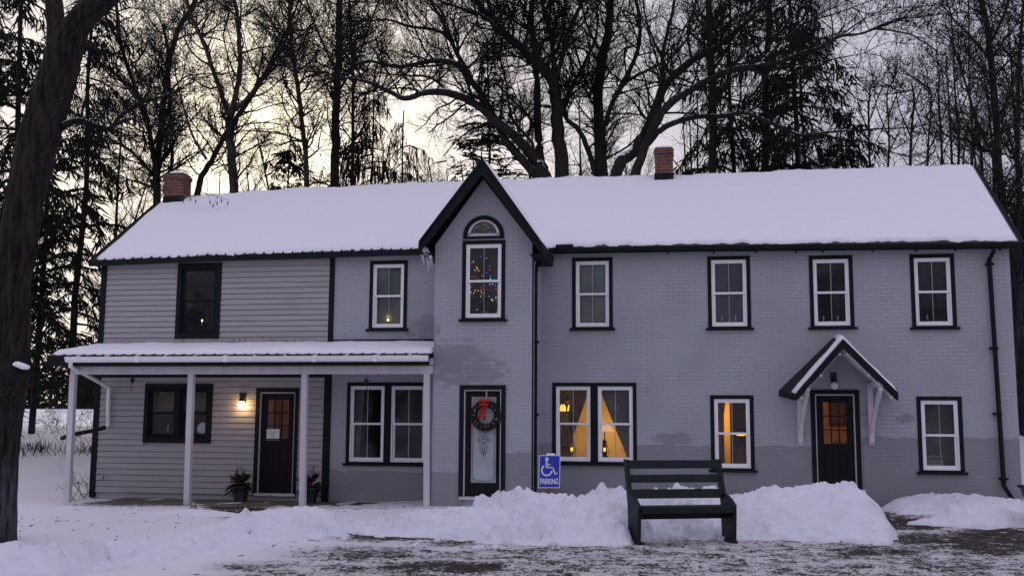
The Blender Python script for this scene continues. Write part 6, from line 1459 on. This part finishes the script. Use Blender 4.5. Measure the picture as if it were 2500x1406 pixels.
for i, (x, Y) in enumerate(BG):
    src = protos[i % 4]; b = U(x, 450, Y); gz = base_h(b[0], Y); k = rnd.uniform(.75, 1.0)*(1.0 if Y > 36 else .78)*(1.0 if x < 2095 or x > 2320 else .60)
    if i < 4: t = src
    else:
        t = src.copy(); COL.objects.link(t)
        for ch_ in src.children: c = ch_.copy(); COL.objects.link(c); c.parent = t
    t.location = (b[0], Y, gz); t.rotation_euler = (0, 0, rnd.uniform(0, 6.28)); t.scale = (k, k, k)
    t['label'] = 'thin bare tree in the far row of woods behind the house'; t['group'] = 'far row of bare woodland trees behind the house'
# low brush at the left: shrub by the house corner, tangle on the bank, dark wood far off
def shrub(name, label, p, seed, n, ln, droop=.1, leaf=.3, cat='shrub'):
    rnd = random.Random(seed); S = Sticks(); Q = []
    for k in range(n): a = rnd.uniform(0, 2*PI); grow(S, Q, rnd, np.array([p[0]+rnd.gauss(0, .06), p[1]+rnd.gauss(0, .06), p[2]-.05]), unit(np.array([math.cos(a)*.6, math.sin(a)*.6, rnd.uniform(.5, 1.4)])), ln*rnd.uniform(.5, 1.1), .008, 2, .1, droop, leaf, 1.3)
    t = thing(name, label, cat, p); place(S.mesh('stems'), 'stems', MAT['twig'], t, True)
    if Q: place(quads_mesh('dry_leaves', Q), 'dry_leaves', MAT['seed'], t)
    return t
p = U(212, 1222, 20.6); shrub('vine_shrub', 'thin dry vine climbing beside the left corner of the house', (p[0]-.12, 20.7, -.1), 81, 5, .6, 0)
p = U(262, 1222, 20.2); shrub('dry_weed', 'small dry weed stalk by the first porch post', (U(183, 1222, 19.9)[0], 19.9, -.1), 82, 4, .35, 0, .5, 'weed')
for i, (x, Y, n, l, lab) in enumerate(((95, 30, 3, 1.5, 'tangled bare bush on the snowy bank nearest the leaning trunk'), (150, 29, 3, 1.4, 'tangled bare bush in the middle of the snowy bank behind the porch post'), (205, 28, 4, 1.5, 'tangled bare bush on the snowy bank against the house corner'))):
    b = U(x, 1060, Y); shrub('bare_bush', lab, (b[0], Y, base_h(b[0], Y)), 90+i, n, l, .05, .3, 'bush')
S = Sticks(); Q = []; rnd = random.Random(99)
for k in range(300):
    Y = rnd.uniform(75, 100); x = rnd.uniform(-75, 60); z = base_h(x, Y); h = rnd.uniform(3, 6.0) if x < -10 else rnd.uniform(6, 11)
    S.add(np.array([[x, Y, z-.3], [x+rnd.gauss(0, .2), Y, z+h*.5], [x+rnd.gauss(0, .4), Y, z+h]]), np.array([.16, .1, .02]))
    for m in range(190 if x < -10 else 50):
        s = rnd.random(); c = np.array([x+rnd.gauss(0, 1.3)*(1.1-s), Y+rnd.gauss(0, 1), z+h*s]); v = np.array([rnd.gauss(0, .5), rnd.gauss(0, .35), rnd.gauss(0, .5)]); w = unit(np.cross(v, [rnd.random(), rnd.random(), .1]))*rnd.uniform(.04, .16); Q += [c-w, c+v*.5-w, c+v, c+w]
for k in range(70):      # the wood on the far side of the road, behind the photographer: the window glass mirrors it
    x = rnd.uniform(-70, 60); Y = rnd.uniform(-60, -34); h = rnd.uniform(9, 17); r = rnd.uniform(.12, .35)
    S.add(np.array([[x, Y, -.5], [x+rnd.gauss(0, .5), Y, h*.5], [x+rnd.gauss(0, 1), Y, h]]), np.array([r, r*.7, .03]))
    for m in range(60):
        s = rnd.uniform(.2, 1); a = rnd.uniform(0, 6.28); p = np.array([x, Y, h*s]); l = rnd.uniform(1.5, 4)*(1.2-s*.7); q = p+np.array([math.cos(a)*l, math.sin(a)*l, l*.7]); S.add(np.array([p, (p+q)/2+np.array([0, 0, .15]), q]), np.array([.06, .045, .02]))
w_ = place(S.mesh('distant_woods'), 'distant_woods', MAT['bark_dark'], None, True); tag(w_, 'dark distant line of woods beyond the snowy field', 'woods', None, 'stuff')
w2 = place(quads_mesh('distant_thicket', Q), 'distant_thicket', MAT['needle_dark'], None); tag(w2, 'dark tangle of far evergreen growth beyond the snowy field', 'woods', None, 'stuff')
# ------------------------------------------------------------------ sky and sun
sd = unit(ray(622, 278)); el = math.asin(sd[2]); az = math.atan2(sd[0], sd[1])
w = bpy.data.worlds.new('World'); SC.world = w; w.use_nodes = True; nt = w.node_tree; bg = nt.nodes['Background']
sky = nt.nodes.new('ShaderNodeTexSky'); sky.sky_type = 'NISHITA'; sky.sun_disc = False; sky.sun_elevation = el; sky.sun_rotation = az; sky.altitude = 300; sky.dust_density = 2.0
tc = nt.nodes.new('ShaderNodeTexCoord'); dirv = tc.outputs['Generated']
dt = nt.nodes.new('ShaderNodeVectorMath'); dt.operation = 'DOT_PRODUCT'; L(nt, dirv, dt.inputs[0]); dt.inputs[1].default_value = tuple(sd)
ang = math_n(nt, 'ARCCOSINE', math_n(nt, 'MINIMUM', dt.outputs['Value'], .99999))     # radians from the veiled sun
def lobe(width): return math_n(nt, 'EXPONENT', math_n(nt, 'MULTIPLY', math_n(nt, 'POWER', math_n(nt, 'DIVIDE', ang, width), 1.6), -1.0))
cn = nt.nodes.new('ShaderNodeTexNoise'); mp = nt.nodes.new('ShaderNodeMapping'); L(nt, dirv, mp.inputs[0]); mp.inputs['Scale'].default_value = (1, 1, 2.6); L(nt, mp.outputs[0], cn.inputs['Vector']); cn.inputs['Scale'].default_value = 3.2; cn.inputs['Detail'].default_value = 6; cn.inputs['Roughness'].default_value = .55
cl = nt.nodes.new('ShaderNodeMapRange'); L(nt, cn.outputs[0], cl.inputs[0]); cl.inputs[1].default_value = .3; cl.inputs[2].default_value = .7; cl.inputs[3].default_value = .82; cl.inputs[4].default_value = 1.14
def scale(c, f):
    v = nt.nodes.new('ShaderNodeVectorMath'); v.operation = 'SCALE'
    if hasattr(c, 'is_linked'): L(nt, c, v.inputs[0])
    else: v.inputs[0].default_value = c
    if hasattr(f, 'is_linked'): L(nt, f, v.inputs['Scale'])
    else: v.inputs['Scale'].default_value = f
    return v.outputs[0]
def vadd(a, b):
    v = nt.nodes.new('ShaderNodeVectorMath'); v.operation = 'ADD'; L(nt, a, v.inputs[0]); L(nt, b, v.inputs[1]); return v.outputs[0]
K = 10.0
sz = nt.nodes.new('ShaderNodeSeparateXYZ'); L(nt, dirv, sz.inputs[0])
zen = math_n(nt, 'MULTIPLY_ADD', math_n(nt, 'MAXIMUM', sz.outputs[2], 0.0), .60, .80)      # an overcast sky is brightest overhead
base = scale((.515*K, .490*K, .615*K), math_n(nt, 'MULTIPLY', cl.outputs[0], zen))
mxn = nt.nodes.new('ShaderNodeMix'); mxn.data_type = 'RGBA'; L(nt, math_n(nt, 'MULTIPLY', lobe(.32), .85), mxn.inputs[0]); L(nt, base, mxn.inputs[6]); mxn.inputs[7].default_value = (.95*K, .89*K, .76*K, 1); cloud = mxn.outputs[2]
cloud = vadd(cloud, scale((.55*K, .47*K, .26*K), lobe(.085)))
# thin overcast: a little of the clear sky shows through
tot = vadd(scale(cloud, .93), scale(sky.outputs[0], .10))
L(nt, tot, bg.inputs[0]); bg.inputs[1].default_value = .1
sl = bpy.data.lights.new('sun', 'SUN'); sl.energy = .55; sl.angle = math.radians(12); sl.color = (1, .86, .66)
so = bpy.data.objects.new('sun', sl); COL.objects.link(so); so.rotation_euler = Vector(sd).to_track_quat('Z', 'Y').to_euler(); so.location = (0, 0, 30)
SC.view_settings.exposure = 0.12
try:
    SC.cycles.max_bounces = 6; SC.cycles.transparent_max_bounces = 12; SC.cycles.use_denoising = True; SC.cycles.caustics_reflective = False; SC.cycles.caustics_refractive = False; SC.cycles.sample_clamp_indirect = 4
except Exception: pass
